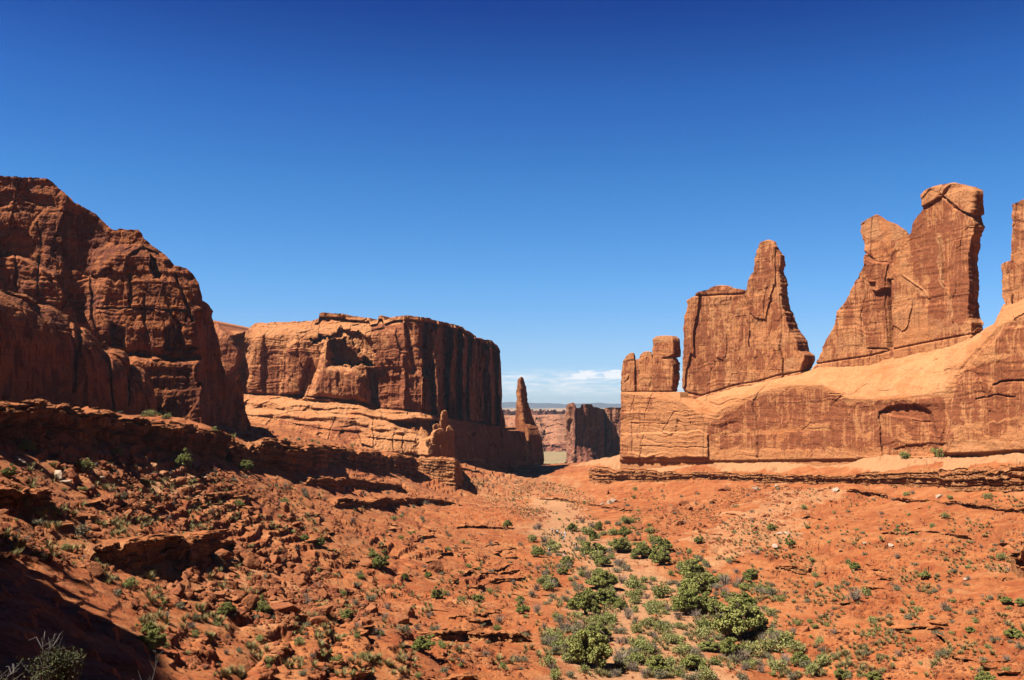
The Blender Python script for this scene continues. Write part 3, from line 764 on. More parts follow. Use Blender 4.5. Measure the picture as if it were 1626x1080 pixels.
HEADR = [(291.5, 1505, 1525), (293, 1494, 1536), (296, 1485, 1543), (303, 1472, 1557), (309, 1468, 1559), (325, 1468, 1558.5), (334, 1464, 1558), (343, 1455, 1558), (350, 1450, 1560), (359, 1447, 1563), (371, 1445, 1560), (378, 1428, 1559), (385, 1421, 1558), (413, 1418, 1555), (454, 1418, 1557), (491, 1417, 1554), (505, 1417, 1557), (511, 1417, 1561), (528, 1417, 1560), (560, 1417, 1558)]
def headr(seed):
    f = tdisp(seed, .55, .45)
    def g(P):
        d = f(P); X = CX + FPX * P[..., 0] / P[..., 1] * cP; Y = 648 - FPX * P[..., 2] / P[..., 1]
        d = d + 1.1 * soft_poly(X, Y, C5([(440, 60), (560, 60), (530, 105), (450, 150)]), 2) + 0.9 * soft_poly(X, Y, C5([(530, 100), (660, 60), (660, 175), (600, 160)]), 2)
        d = d - 0.8 * np.exp(-(segdist(X, Y, C5([(525, 100), (560, 145), (610, 165), (650, 190)])) / 1.6) ** 2)
        d = d + 0.7 * np.exp(-(segdist(X, Y, C5([(510, 250), (520, 330), (515, 400), (540, 430), (550, 540)])) / 1.6) ** 2) + .6 * np.exp(-(segdist(X, Y, C5([(350, 280), (380, 380), (450, 430), (470, 460)])) / 1.4) ** 2)
        return d
    return g
right_head = tower('head', HEADR, D_T, 6, disp=headr(18), varn=tvarn(.34, [(C5([(430, 170), (510, 110), (600, 170), (630, 260), (600, 560), (470, 560), (490, 400), (420, 360), (410, 220)]), .58), (C5([(480, 380), (640, 360), (640, 550), (470, 550)]), .55)], 6, 22),
      freshf=tfresh([(C5([(345, 440), (440, 470), (460, 520), (600, 560), (350, 630)]), .55), (C5([(450, 80), (560, 70), (640, 90), (640, 160), (560, 120), (460, 130)]), .7), (C5([(505, 240), (525, 240), (525, 420), (550, 450), (550, 540), (535, 540), (530, 440), (505, 400)]), .9), (C5([(345, 260), (370, 260), (400, 370), (470, 440), (460, 460), (380, 400)]), .8)]), seed=18, N=560, seams=seam, emax=.13, jit=1.2)
right_head.parent = bpy.data.objects['twin_head_slab']
right_head['label'] = 'taller square-cut right head and its broad flat face'
tag(bpy.data.objects['twin_head_slab'], 'huge upright slab with two heads, the tallest rock of the right ridge', 'rock slab')
# towers leaving the frame
tower('edge_tower', [(414, 1604, 1700), (417, 1592, 1700), (420, 1587, 1700), (445, 1586.5, 1700), (473, 1588.5, 1700), (482, 1593, 1700), (500, 1592, 1700)], lambda p: D_T(p) + 2, 10, disp=tdisp(19, .8), varn=tvarn(.4), seed=19, N=200, emax=.1)
e2 = tower('shaft', [(312, 1640, 1665), (318, 1621, 1690), (325, 1609, 1700), (340, 1608, 1702), (408, 1608, 1704), (450, 1606, 1706), (500, 1606, 1706)], D_T, 10, disp=tdisp(20, .8), varn=tvarn(.38), seed=20, N=300, emax=.1)
e2.parent = bpy.data.objects['edge_tower']
tag(bpy.data.objects['edge_tower'], 'red tower cut off by the right edge of the view, with a lower shoulder', 'rock tower')

# ------------------------------------------------------------------ central butte
but_top = P2([(330, 505), (345, 513), (350, 516), (365, 525), (390, 526), (398, 518), (406, 513), (450, 511), (496, 510), (500, 507), (506, 505), (507, 497), (546, 498), (548, 501), (587, 505), (589, 510), (600, 508), (602, 501), (607, 501), (611, 509), (622, 504), (649, 500), (680, 505), (684, 508), (705, 511), (719, 515), (735, 520), (752, 533), (768, 540), (782, 541), (792, 549), (796, 562)])
D_B = P2([(330, 545), (390, 540), (500, 530), (600, 520), (640, 516), (668, 515), (676, 519), (700, 533), (740, 558), (800, 600), (862, 652), (880, 668)])
cont_c = P2([(330, 620), (390, 626), (506, 632), (569, 638), (599, 649), (640, 652), (692, 658), (740, 668), (800, 678), (862, 690)])
but_bot = P2([(330, 676), (390, 680), (486, 697), (596, 717), (719, 728), (790, 731), (861, 736), (880, 737)])
def but_feat(px, py):
    x, y = warp(px, py, 2.2, 16, 91)
    o = np.zeros(px.shape)
    C = cont_c(px)
    # crest slopes back above the cliff brow
    o += 10 * sstep(0, 34, (540 - 0.02 * (px - 390)) - py) * (px < 640)
    x0_, y0_ = x, y; x, y = warp(px, py, 6.0, 11, 191)
    # dark hollow and its arch
    o += 11 * soft_poly(x, y, C2([(545, 300), (560, 268), (640, 262), (655, 300), (700, 345), (760, 365), (768, 400), (700, 392), (640, 398), (600, 395), (560, 380)]), 5)
    o += 5 * soft_poly(x, y, C2([(415, 262), (560, 248), (615, 205), (700, 235), (760, 290), (765, 350), (690, 330), (640, 262), (540, 275), (490, 290)]), 4)
    x, y = x0_, y0_
    # rounded buttress standing in front
    b = C2([(425, 560), (460, 480), (500, 370), (530, 290), (552, 270), (565, 380), (620, 398), (660, 394), (720, 440), (745, 570), (700, 575)])
    o -= 8 * np.sqrt(np.clip(soft_poly(x, y, b, 14), 0, 1)) * 0.9
    o -= 2.5 * soft_poly(x, y, C2([(310, 530), (320, 470), (350, 440), (390, 470), (430, 530)]), 4)
    o -= 3.0 * soft_poly(x, y, C2([(330, 540), (340, 300), (390, 255), (430, 290), (470, 350), (440, 420), (430, 540)]), 8)
    o -= 2.5 * soft_poly(x, y, C2([(150, 540), (170, 300), (200, 200), (250, 235), (240, 540)]), 8)
    o += 6 * soft_poly(x, y, C2([(120, 540), (110, 330), (80, 250), (150, 230), (180, 300), (160, 540)]), 8)
    o -= 5 * soft_poly(x, y, C2([(0, 540), (0, 150), (70, 230), (130, 320), (120, 400), (60, 460), (60, 540)]), 8)
    o += 2.2 * soft_poly(x, y, C2([(725, 400), (770, 400), (900, 400), (900, 560), (780, 600), (745, 560)]), 4)
    o += 5 * soft_poly(x, y, C2([(728, 400), (760, 405), (790, 480), (785, 600), (745, 575)]), 4)
    o += 2.6 * np.sin(px / 3.1 + 1.5 * np.sin(px / 9.0)) * sstep(680, 700, px) * (py < C) * sstep(0, 12, py - but_top(px)) + 1.5 * (vnoise(px / 2.2, py / 60.0, 0, 95)) * sstep(640, 690, px) * (py < C)
    # ribs and flutes of the end
    for xx, w, dp in ((C2([(1048, 230), (1060, 600)]), 3.0, -4.0), (C2([(905, 350), (910, 600)]), 2.2, -2.0), (C2([(1000, 200), (1010, 440)]), 5, 4.0), (C2([(925, 200), (960, 420)]), 5, 3.0), (C2([(1120, 240), (1110, 600)]), 4, 2.5), (C2([(1290, 330), (1270, 650)]), 4, -2.5), (C2([(1190, 250), (1190, 640)]), 5, -2.0)):
        o += dp * np.exp(-(segdist(x, y, xx) / w) ** 2)
    # cap rocks with overhang
    cap = but_top(px) + 6
    o -= 1.6 * (py < cap) * (px > 500)
    o += 1.8 * np.exp(-((py - cap - 2.5) / 1.6) ** 2) * (px > 500)
    # slickrock apron below the cliff
    o += 1.1 * (py > C) * np.sin((py - C) / 2.6 + 1.2 * fbm(px / 30, py / 8, 0, 97, 2)) * (px < 660) * (py < but_bot(px) - 22)
    app = sstep(0, 1, (py - C) / np.maximum(but_bot(px) - C, 5))
    wl = np.interp(px, [330, 600, 690, 730, 862], [26, 24, 15, 7, 5])
    o += 1.8 * np.exp(-((py - C + .5) / 1.7) ** 2)
    o -= np.where(py > C, 2.0, 0) + wl * np.clip((py - C) / np.maximum(but_bot(px) - C, 5), 0, 1) ** 0.8
    # broken blocks of the apron
    o -= 3 * soft_poly(x, y, C2([(760, 680), (850, 690), (960, 720), (1040, 740), (1060, 830), (780, 810)]), 3)
    o += 6 * soft_poly(x, y, C2([(770, 605), (830, 655), (960, 640), (1070, 650), (1060, 730), (1000, 745), (960, 715), (870, 685), (840, 670)]), 4)
    for ln in (C2([(905, 720), (905, 815)]), C2([(855, 730), (858, 800)]), C2([(580, 640), (560, 700), (550, 760)]), C2([(765, 640), (765, 790)]), C2([(660, 660), (715, 780)])):
        o += 1.1 * np.exp(-(segdist(x, y, ln) / .9) ** 2)
    return o
def but_varn(px, py, P):
    v = patches(px, py, [
        (C2([(0, 150), (80, 230), (130, 330), (100, 540), (0, 540)]), .5), (C2([(160, 540), (180, 380), (240, 300), (320, 320), (310, 540)]), .42), (C2([(320, 540), (340, 320), (440, 300), (470, 360), (430, 540)]), .38),
        (C2([(440, 500), (540, 390), (740, 440), (740, 560), (600, 540)]), .3), (C2([(760, 400), (1060, 400), (1060, 630), (780, 600)]), .5), (C2([(750, 200), (1060, 180), (1060, 400), (770, 400)]), .42),
        (C2([(1040, 180), (1400, 280), (1400, 690), (1040, 640)]), .55), (C2([(1120, 650), (1580, 700), (1580, 860), (1140, 840)]), .5), (C2([(550, 640), (640, 640), (700, 700), (700, 790), (560, 760)]), .42), (C2([(300, 640), (500, 640), (520, 700), (320, 720)]), .3)], 4, 14)  # varnish, with the end face's patches raised to paint in deeper shade
    return np.where(v > 0, v + .24, .22)
def but_fresh(px, py, P): return patches(px, py, [(C2([(150, 535), (780, 590), (860, 690), (700, 690), (140, 640)]), .75), (C2([(150, 190), (500, 175), (740, 200), (600, 240), (430, 255), (240, 250)]), .4), (C2([(760, 680), (1060, 740), (1060, 830), (760, 810)]), .7)], 4, 16)
# the low saddle running out to the spire belongs to the same mass
but_top_full = lambda p: np.where(p <= 796.5, but_top(p), np.interp(p, [796.5, 798, 800, 806, 815, 823, 830, 848, 855, 858, 861, 863], [600, 640, 678, 682, 686, 684, 680, 678, 681, 690, 712, 734]))
relief_wall('central_butte', 336, 863, 1.15, but_top_full, but_bot, D_B, None, but_feat,
            lambda P: rock_disp(P, .9, 1.4, .8, 0.4, 0.22, .5, 41), back=60, sink=10, mat=ROCK, varn=but_varn, freshf=but_fresh, jit=1.0, seed=4, smoothn=9, roof_n=14, vstep=1.15, drop=0.02, endback=12)
tag(bpy.data.objects['central_butte'], 'great flat-topped red butte in the middle with a shaded fluted end', 'butte')
SPIRE = [(599, 826, 829), (600, 824.5, 831), (603, 821.5, 832.2), (616, 820, 836), (623, 819, 836.5), (639, 820, 838), (649, 820.5, 841), (660, 819, 844), (672, 818, 849), (680, 817, 853), (690, 816, 857)]
tower('thin_spire', SPIRE, lambda p: 622 - .45 * (np.asarray(p) - 830), 9, disp=lambda P: rock_disp(P, .8, .9, .5, .08, .2, .4, 45), varn=tvarn(.6), seed=45, N=200, emax=.55, jit=.7)
tag(bpy.data.objects['thin_spire'], 'thin dark rock spire standing alone at the end of the central butte', 'rock spire')

# pinnacles before the butte
dpin = lambda s: (lambda P: rock_disp(P, .7, 1.1, .2, .12, .2, .6, s))
PIN = lambda D: (lambda p: D + 0.12 * (p - 700))
pn = empty('pinnacle_cluster', tuple(at(702, 727, 500)))
def pin(name, rows, D, T, seed, **kw):
    o = tower(name, C2r(rows), PIN(D), T, disp=dpin(seed), varn=tvarn(.2), freshf=lambda px, py, P: .35 + 0 * px, seed=seed, N=150, emax=.3, jit=.5, **kw)
    o.parent = pn; o.location = -pn.location
    return o
def C2r(rows): return [(450 + r[0] / 3.011, 340 + r[1] / 3.011, 340 + r[2] / 3.011) for r in rows]
pin('finger', [(610, 1097, 1112), (614, 1092, 1116), (630, 1089, 1117), (655, 1087, 1116), (658, 1085, 1115), (700, 1083, 1113), (720, 1082, 1113)], 498, 4, 51)
pin('knob', [(673, 1060, 1072), (678, 1050, 1080), (690, 1047, 1082), (705, 1049, 1080), (720, 1046, 1082)], 498, 4, 52)
pin('side_block', [(683, 1120, 1128), (690, 1115, 1133), (705, 1112, 1143), (720, 1108, 1146), (760, 1108, 1145), (800, 1108, 1147), (835, 1106, 1150)], 501, 7, 53)
pin('main_block', [(697, 1075, 1095), (702, 1060, 1104), (715, 1048, 1112), (740, 1043, 1118), (765, 1042, 1120), (800, 1041, 1122), (828, 1041, 1124), (836, 1041, 1124)], 495, 8, 54)
pin('foot_boulder', [(787, 1024, 1034), (793, 1019, 1039), (805, 1016, 1042), (820, 1018, 1042), (832, 1018, 1042)], 492, 3, 55)
pin('left_block', [(740, 1000, 1025), (745, 985, 1040), (755, 960, 1042), (780, 940, 1042), (820, 935, 1042), (832, 935, 1042)], 502, 8, 56)
tag(pn, 'cluster of small sandstone pinnacles with a finger-like top, in front of the butte', 'rock pinnacles')

# ------------------------------------------------------------------ left massif and dome
mas_top = P2([(-160, 300), (-60, 286)] + C1([(0, 66), (80, 68), (140, 70), (165, 74), (180, 84), (210, 112), (245, 140), (250, 150), (290, 170), (330, 195), (345, 210), (380, 245), (395, 250), (412, 243), (440, 252), (475, 247), (488, 262), (495, 280), (515, 295), (540, 315), (570, 335), (600, 370), (612, 372), (640, 380), (662, 400), (680, 430), (690, 455), (700, 490), (715, 512), (735, 530), (742, 550), (748, 600), (755, 650), (762, 700), (768, 740), (785, 768), (800, 770), (815, 764), (828, 765), (838, 800), (845, 860), (852, 910), (858, 945)]))
D_M = P2([(-160, 262), (0, 285), (150, 293), (250, 297), (322, 300), (345, 314), (370, 336), (397, 352), (410, 362)])
mas_bot = P2([(-160, 655), (0, 655), (200, 668), (397, 690), (410, 692)])
def mas_feat(px, py):
    x, y = warp(px, py, 2.5, 20, 95)
    o = np.zeros(px.shape)
    # the whole face leans back towards the crest
    o += 11 * np.clip((650 - py) / 370, 0, 1) ** 1.6
    o += 2.2 * soft_poly(x, y, C1([(225, 150), (300, 170), (380, 250), (400, 300), (330, 340), (325, 480), (300, 570), (260, 560), (215, 480), (200, 300)]), 16)
    o -= 3.6 * np.sqrt(soft_poly(x, y, C1([(330, 345), (400, 300), (480, 298), (560, 330), (612, 372), (690, 470), (740, 540), (700, 560), (692, 682), (560, 690), (430, 665), (340, 610), (310, 540), (325, 430)]), 22))
    o += 5 * soft_poly(x, y, C1([(510, 325), (535, 350), (555, 400), (552, 418), (530, 410), (512, 380)]), 3)
    o -= 5 * soft_poly(x, y, C1([(425, 668), (700, 688), (720, 960), (440, 960)]), 14)
    o -= 4 * soft_poly(x, y, C1([(-400, 330), (60, 325), (130, 360), (200, 400), (240, 470), (180, 560), (-400, 460)]), 8)
    o += 1.5 * soft_poly(x, y, C1([(-60, 130), (40, 110), (60, 150), (30, 175), (-60, 190)]), 4)
    o += 1.5 * soft_poly(x, y, C1([(70, 120), (180, 130), (200, 175), (120, 165), (80, 150)]), 4)
    o += 4 * soft_poly(x, y, C1([(560, 580), (600, 570), (640, 640), (690, 650), (650, 680), (570, 660)]), 6)
    o += 4 * soft_poly(x, y, C1([(370, 560), (430, 580), (430, 655), (380, 645)]), 6)
    for ln, dp, w in ((C1([(50, 330), (55, 440)]), 1.6, 1.3), (C1([(447, 400), (447, 515)]), 1.8, 1.4), (C1([(130, 340), (130, 470)]), 1.3, 1.2), (C1([(330, 515), (560, 522), (640, 520)]), 1.8, 1.2), (C1([(495, 470), (498, 560)]), 1.3, 1.2),
                      (C1([(600, 400), (640, 500), (660, 560)]), 2.2, 1.6), (C1([(0, 470), (300, 520)]), .8, 1), (C1([(430, 668), (690, 684)]), .7, 1.2), (C1([(610, 560), (630, 640)]), 1.4, 1.2), (C1([(480, 510), (520, 640)]), 1.0, 1.2), (C1([(130, 220), (140, 300)]), 1., 1.2)):
        o += dp * np.exp(-(segdist(x, y, ln) / w) ** 2)
    return o
def mas_varn(px, py, P):
    return np.maximum(patches(px, py, [(C1([(130, 200), (330, 180), (380, 280), (320, 340), (330, 560), (200, 560), (230, 400)]), .6), (C1([(690, 520), (760, 540), (870, 950), (690, 950)]), .5), (C1([(0, 330), (330, 400), (330, 470), (0, 460)]), .45),
                                       (C1([(380, 460), (560, 520), (690, 580), (690, 680), (330, 620)]), .5), (C1([(600, 700), (760, 720), (760, 950), (560, 950)]), .6), (C1([(430, 670), (600, 690), (600, 820), (440, 800)]), .12)], 6, 20), .42)
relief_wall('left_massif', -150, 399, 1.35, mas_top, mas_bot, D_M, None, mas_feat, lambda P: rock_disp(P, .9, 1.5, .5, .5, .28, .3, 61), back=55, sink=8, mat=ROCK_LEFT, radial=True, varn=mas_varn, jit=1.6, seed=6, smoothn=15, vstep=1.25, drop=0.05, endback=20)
tag(bpy.data.objects['left_massif'], 'tall dark red cliff falling in steps toward the centre, on the left', 'cliff')
dome_top = P2([(-200, 430), (-100, 445)] + C1([(0, 455), (40, 465), (80, 470), (100, 482), (125, 502), (150, 505), (180, 510), (215, 528), (240, 545), (255, 562), (265, 580), (290, 585), (310, 600), (328, 625), (345, 652), (362, 662), (385, 656), (400, 658), (420, 664), (435, 680), (440, 710), (455, 714), (490, 725), (508, 745), (520, 770), (530, 800), (535, 850), (540, 900)]))
D_D = P2([(-200, 175), (0, 214), (100, 236), (180, 255), (250, 271)])
def dome_feat(px, py):
    t = dome_top(px); h = np.maximum(py - t, 0)
    o = 9 * np.exp(-h / 22.0) + 0.0 * px
    for ln, w, dp in ((C1([(80, 500), (95, 620), (90, 800)]), 4, .5), (C1([(375, 690), (385, 860)]), 2.0, 1.2), (C1([(440, 715), (442, 850)]), 1.6, 1.0), (C1([(270, 590), (260, 800)]), 4, 1.2)):
        o = o + dp * np.exp(-(segdist(px, py, ln) / w) ** 2)
    return o
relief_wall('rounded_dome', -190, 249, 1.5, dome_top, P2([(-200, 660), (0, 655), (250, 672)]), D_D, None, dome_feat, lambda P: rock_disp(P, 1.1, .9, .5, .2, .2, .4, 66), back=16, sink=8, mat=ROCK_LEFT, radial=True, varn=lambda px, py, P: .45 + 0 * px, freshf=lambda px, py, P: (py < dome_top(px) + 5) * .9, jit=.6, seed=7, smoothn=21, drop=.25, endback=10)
tag(bpy.data.objects['rounded_dome'], 'low rounded shaded rock shoulder at the left edge, in front of the tall cliff', 'rock dome')

# ------------------------------------------------------------------ far butte and mesas
far_top = P2([(901, 650), (903, 646), (905.5, 640), (909, 639.5), (913, 640), (914.5, 647), (917, 648), (922.5, 647), (924, 643), (928, 641.5), (938, 641.5), (942, 645), (949, 647), (955, 649), (957, 650), (958, 653), (960, 648), (975, 647), (984, 647), (1010, 648)])
far_bot = P2([(899, 736), (942, 736), (948, 727), (952, 722), (984, 718), (1010, 718)])
D_F = P2([(899, 905), (913, 880), (914, 880), (957, 905), (958, 940), (965, 935), (1010, 915)])
def far_feat(px, py):
    o = -14 * np.clip((py - 705) / 30, 0, 1) ** 1.3 * (px < 945)
    o = o - 5 * soft_poly(px, py, C3([(620, 760), (640, 760), (655, 845), (590, 845)]), 2)
    return o + 7 * np.exp(-((px - 957.5) / 1.8) ** 2) + 2.5 * np.exp(-(segdist(px, py, [(915, 655), (915, 720)]) / 1.2) ** 2)
relief_wall('distant_butte', 902, 1008, .8, far_top, far_bot, D_F, None, far_feat, lambda P: rock_disp(P, 1.5, 2.0, 1.6, .4, .3, 1.0, 71), back=10, sink=10, mat=FAR, radial=True, varn=lambda px, py, P: .45 + .35 * ((px > 915) & (px < 957)), jit=.5, seed=8, smoothn=5, vstep=.9, drop=.02, endback=8)  # shade of the unlit front put into the varnish mask
tag(bpy.data.objects['distant_butte'], 'far flat block of rock with a shaded front closing the gap of the valley', 'butte')
m1t = P2([(740, 664), (790, 662), (800, 660), (830, 661), (850, 662), (880, 659), (900, 658), (960, 662), (1040, 660)])
def mesa_prof(px, py, v): return 70 * v ** 1.4 + 10 * np.floor(v * 6) 
relief_wall('canyon_rim', 700, 1060, .9, m1t, lambda p: 722 + 0 * p, lambda p: 1400 - .35 * (np.asarray(p) - 880) + 9 * np.sin(np.asarray(p) / 17.0) + 4 * np.sin(np.asarray(p) / 5.1 + 1), mesa_prof, None, lambda P: rock_disp(P, 3.5, 2.2, 1.4, .7, .3, .8, 73), back=250, sink=12, mat=FAR, varn=lambda px, py, P: patches(px, py, [(C3([(330, 730), (520, 740), (520, 800), (330, 800)]), .55)], 2, 8) + .15, jit=.8, seed=9, smoothn=31, vstep=.9, drop=.0)
tag(bpy.data.objects['canyon_rim'], 'long layered pink cliff far beyond the green flat', 'cliff')
m2t = lambda p: 651.5 + 0 * p
m2j = lambda p: 652 - np.clip(2.6 * fbm(np.asarray(p) / 3.0, 0 * p, 0, 77, 3), -1, 3.4)
relief_wall('dark_outcrop_row', 770, 905, .7, m2j, lambda p: 660 + 0 * p, lambda p: 2300 + 0 * p, None, None, lambda P: rock_disp(P, 5, 2.5, 1.4, .5, .3, .8, 75), back=60, sink=20, mat=FAR, varn=lambda px, py, P: .9 + 0 * px, jit=.6, seed=10, smoothn=3, vstep=.8)
tag(bpy.data.objects['dark_outcrop_row'], 'thin row of dark outcrops on the plateau below the horizon', 'rock outcrop')
# blue mountains on the skyline
def mountains():
    p = np.arange(-400, 2000, 6.0)
    h = 646 - np.interp(p, [-400, 600, 780, 815, 850, 880, 905, 930, 950, 985, 1100, 2000], [3, 3, 6.5, 7.5, 5.5, 5, 4.0, 5.8, 6.2, 4.5, 4, 3]) + .7 * fbm(p / 14, 0 * p, 0, 79, 4)
    D = 14000.0
    rows = []
    for k, (f, dd) in enumerate([(-.5, -1200), (0, -800), (.35, -450), (.7, -180), (1, 0), (.4, 700), (-.5, 1200)]):
        q = at(p, 648 + (h - 648) * f if f > 0 else 648.8 - f * 0 + 0 * p, D)
        q[:, 0] *= (D + dd) / D; q[:, 1] += dd
        q[:, 2] += 18 * fbm(p / 9, k * 3.0 + 0 * p, 0, 80 + k, 3) * (0 < f < 1)
        if f < 0: q[:, 2] = -60
        rows.append(q)
    G = np.array(rows)
    m, t, b = new_mat('mountain_rock'); b.inputs['Base Color'].default_value = (0.13, 0.13, 0.14, 1)
    tag(put_mesh('mountains', G.reshape(-1, 3), grid_quads(len(rows), len(p)), None, m), kind='structure')
mountains()

# ------------------------------------------------------------------ ledges in the slopes
def ledge(name, pts, label, back=9.0, varn=.5, fresh=.25, seed=0, strat=1.0, slab=1.1, sink=3.0, cat='rock ledge', group=None, jit=1.6, step=1.3, over=.9, lip_h=0.22, mat=None, smoothn=9, ext=None, dscale=None, Dfix=None, layers=3.0, taper=22, gaps=.45):
    """pts: (px, top y, foot y) along a broken edge of hard rock"""
    a = np.array(pts, float)
    if Dfix is None:
        Hh = []
        for x, t, b_ in a: Hh.append(hit1(x, b_)[1])
        Hh = np.array(Hh)
    else: Hh = np.array(Dfix, float)
    Df = lambda q: np.interp(q, a[:, 0], Hh)
    bot = lambda q: np.interp(q, a[:, 0], a[:, 2])
    def top(q):
        tq = np.interp(q, a[:, 0], a[:, 1])
        if taper:
            w_ = np.minimum(sstep(a[0, 0], a[0, 0] + taper, q), 1 - sstep(a[-1, 0] - taper, a[-1, 0], q))
            tq = bot(q) + (tq - bot(q)) * (w_ * .9 + .1)
        br = fbm(np.asarray(q) / 14.0, 0 * np.asarray(q), seed * 2.7, seed + 31, 3)
        return tq + (bot(q) - tq) * np.clip(-br * gaps, 0, .85)
    def prof(px, py, v):
        h = (bot(px) - top(px)) * Df(px) / FPX
        o = 0.9 * (1 - v) * over + 0 * px
        zlev = v * h
        w = fbm(px / 30.0, 0 * px, seed, seed + 3, 3)
        band = (zlev / np.maximum(h, .8) * layers + .35 * w)
        fr = band - np.floor(band)
        o = o + strat * (0.75 * np.exp(-((fr - .08) / .12) ** 2) + 0.45 * _h(np.floor(band).astype(np.int64), np.floor(px / 40).astype(np.int64) * 0, np.zeros(px.shape, np.int64), seed))
        o = o + 1.4 * sstep(0.86, 1.0, v)
        return o
    def disp(P):
        return rock_disp(P, .36, slab * 2.4, 1.4, .9, .5, 1.8, seed + 100, vert=1.0) * 1.0 + 1.1 * fbm(P[..., 0] / 5, P[..., 1] / 5, P[..., 2] / 12, seed + 9, 3)
    def roof(r, last, q):
        g = ground_z(r[:, 0], r[:, 1]) - 0.25
        z = last[:, 2] * (1 - q) + g * q + .12 * fbm(r[:, 0] / 1.2, r[:, 1] / 1.2, 0, seed + 4, 3)
        return z if q < .999 else g - 0.3
    o = relief_wall(name, a[0, 0], a[-1, 0], step, top, bot, Df, prof, None, disp, back=back, sink=sink, mat=mat or LEDGE, varn=lambda px, py, P: varn + 0 * px,
                    freshf=lambda px, py, P: fresh + 0 * px, jit=jit, seed=seed + 20, roof=roof, roof_n=14, smoothn=smoothn, vstep=1.0, endback=min(back, 6))
    return tag(o, label, cat, group)
G_L = 'broken red rock ledges stepping down the slopes'
ledge('rim_ledge', [(-150, 628, 690), (-60, 634, 700), (0, 638, 703), (49, 633, 705), (80, 638, 707), (133, 644, 708), (187, 655, 708), (231, 662, 716), (289, 673, 724), (347, 684, 731), (369, 697, 735)],
      'thick dark ledge under the rounded dome, topped with green bushes', taper=0, gaps=.15, back=16, varn=.62, seed=1, slab=2.4, over=1.6, strat=1.3, group=G_L, layers=2.5)
ledge('rim_ledge', [(369, 697, 738), (400, 700, 742), (427, 696, 748), (470, 703, 752), (493, 705, 735), (530, 709, 738), (560, 711, 742), (600, 716, 748), (640, 722, 752), (666, 725, 756)],
      'blocky crumbling ledge running from the dark rim to the square rock buttress', taper=0, gaps=.3, back=14, varn=.5, seed=2, slab=2.6, over=1.5, strat=1.4, group=G_L, layers=4, jit=2.2)
ledge('rock_buttress', [(664, 727, 760), (668, 726, 764), (700, 725, 772), (722, 727, 779), (727, 729, 779), (731, 738, 779), (733, 752, 780), (735, 772, 781)],
      'square layered rock buttress like stacked masonry, below the pinnacle cluster', back=22, varn=.2, fresh=.5, seed=3, slab=.5, strat=1.0, cat='rock buttress', layers=9, smoothn=3, jit=.8, taper=0, gaps=0, Dfix=[470, 462, 455, 452, 453, 458, 466, 474], over=.3)
ledge('rock_ledge', [(720, 728, 740), (760, 733, 748), (800, 737, 752), (840, 740, 757), (880, 742, 760), (893, 748, 762)], 'shaded ledge under the dark end of the central butte', back=20, varn=.4, seed=4, group=G_L, layers=3, Dfix=[510, 540, 575, 600, 625, 640])
ledge('rock_ledge', [(476, 757, 771), (520, 757, 775), (560, 758, 774), (600, 764, 777), (650, 770, 782)], 'low ragged ledge on the left slope just above the long middle ledge', back=8, varn=.5, seed=5, group=G_L, layers=2)
ledge('rock_ledge', [(520, 797, 806), (550, 789, 808), (585, 790, 806), (620, 787, 806), (660, 789, 801), (700, 792, 802), (732, 796, 802)], 'long dark ledge across the middle of the left slope', back=9, varn=.5, seed=6, group=G_L, layers=2)
ledge('gully_wall', [(138, 868, 890), (175, 862, 905), (215, 855, 915), (248, 848, 913), (275, 846, 895), (310, 843, 893), (355, 842, 880), (384, 858, 876)], 'curved dark gully wall above the field of fallen boulders', back=9, varn=.5, seed=7, slab=1.0, cat='rock wall', group=G_L, layers=2, strat=.6)
ledge('rock_ledge', [(-60, 770, 800), (0, 772, 806), (30, 772, 808), (62, 775, 806), (80, 785, 800)], 'dark hollow ledge at the left edge of the view below the rim', back=7, varn=.6, seed=8, group=G_L, layers=2)
ledge('rock_ledge', [(672, 1002, 1010), (700, 1000, 1018), (740, 998, 1016), (770, 1003, 1022), (815, 1000, 1020), (845, 1008, 1020)], 'rounded overhanging ledge near the bottom centre, left of the green wash', back=6, varn=.2, fresh=.4, seed=9, group=G_L, layers=2, slab=1.4)
ledge('rock_ledge', [(495, 1060, 1068), (530, 1050, 1066), (565, 1052, 1070), (584, 1050, 1062)], 'small dark broken ledge at the bottom edge, left of centre', back=5, varn=.4, seed=10, group=G_L, layers=2)
ledge('rock_ledge', [(695, 1072, 1084), (730, 1066, 1090), (770, 1074, 1086)], 'low rock lip cut by the bottom edge of the view', back=4, varn=.3, seed=30, group=G_L, layers=1)
ledge('rock_ledge', [(935, 745, 762), (945, 741, 768), (985, 743, 766), (1040, 747, 766), (1100, 749, 764), (1170, 749, 765), (1240, 752, 768), (1300, 752, 770), (1340, 755, 768), (1385, 749, 772), (1420, 747, 776), (1500, 744, 780), (1560, 741, 782), (1626, 736, 782), (1720, 728, 776)],
      'thin-bedded layered ledge running the whole length below the pale wall', taper=0, gaps=.2, back=16, varn=.3, fresh=.5, seed=11, slab=.8, strat=1.6, group=G_L, layers=4, jit=1.2, smoothn=31)
ledge('rock_ledge', [(1300, 771, 776), (1350, 775, 782), (1400, 782, 790), (1450, 792, 799), (1520, 796, 803), (1600, 806, 812), (1680, 812, 820)], 'thin broken step below the layered ledge at upper right', gaps=1.6, jit=2.2, back=7, varn=.4, seed=12, group=G_L, layers=1, over=1.3)
ledge('rock_ledge', [(1395, 842, 847), (1420, 844, 851), (1455, 842, 846), (1490, 843, 848), (1515, 846, 854), (1540, 850, 860), (1552, 858, 862)], 'small undercut ledge with a dark hollow, on the right slope', gaps=.9, jit=2, back=6, varn=.35, seed=13, group=G_L, layers=1, over=2.6)
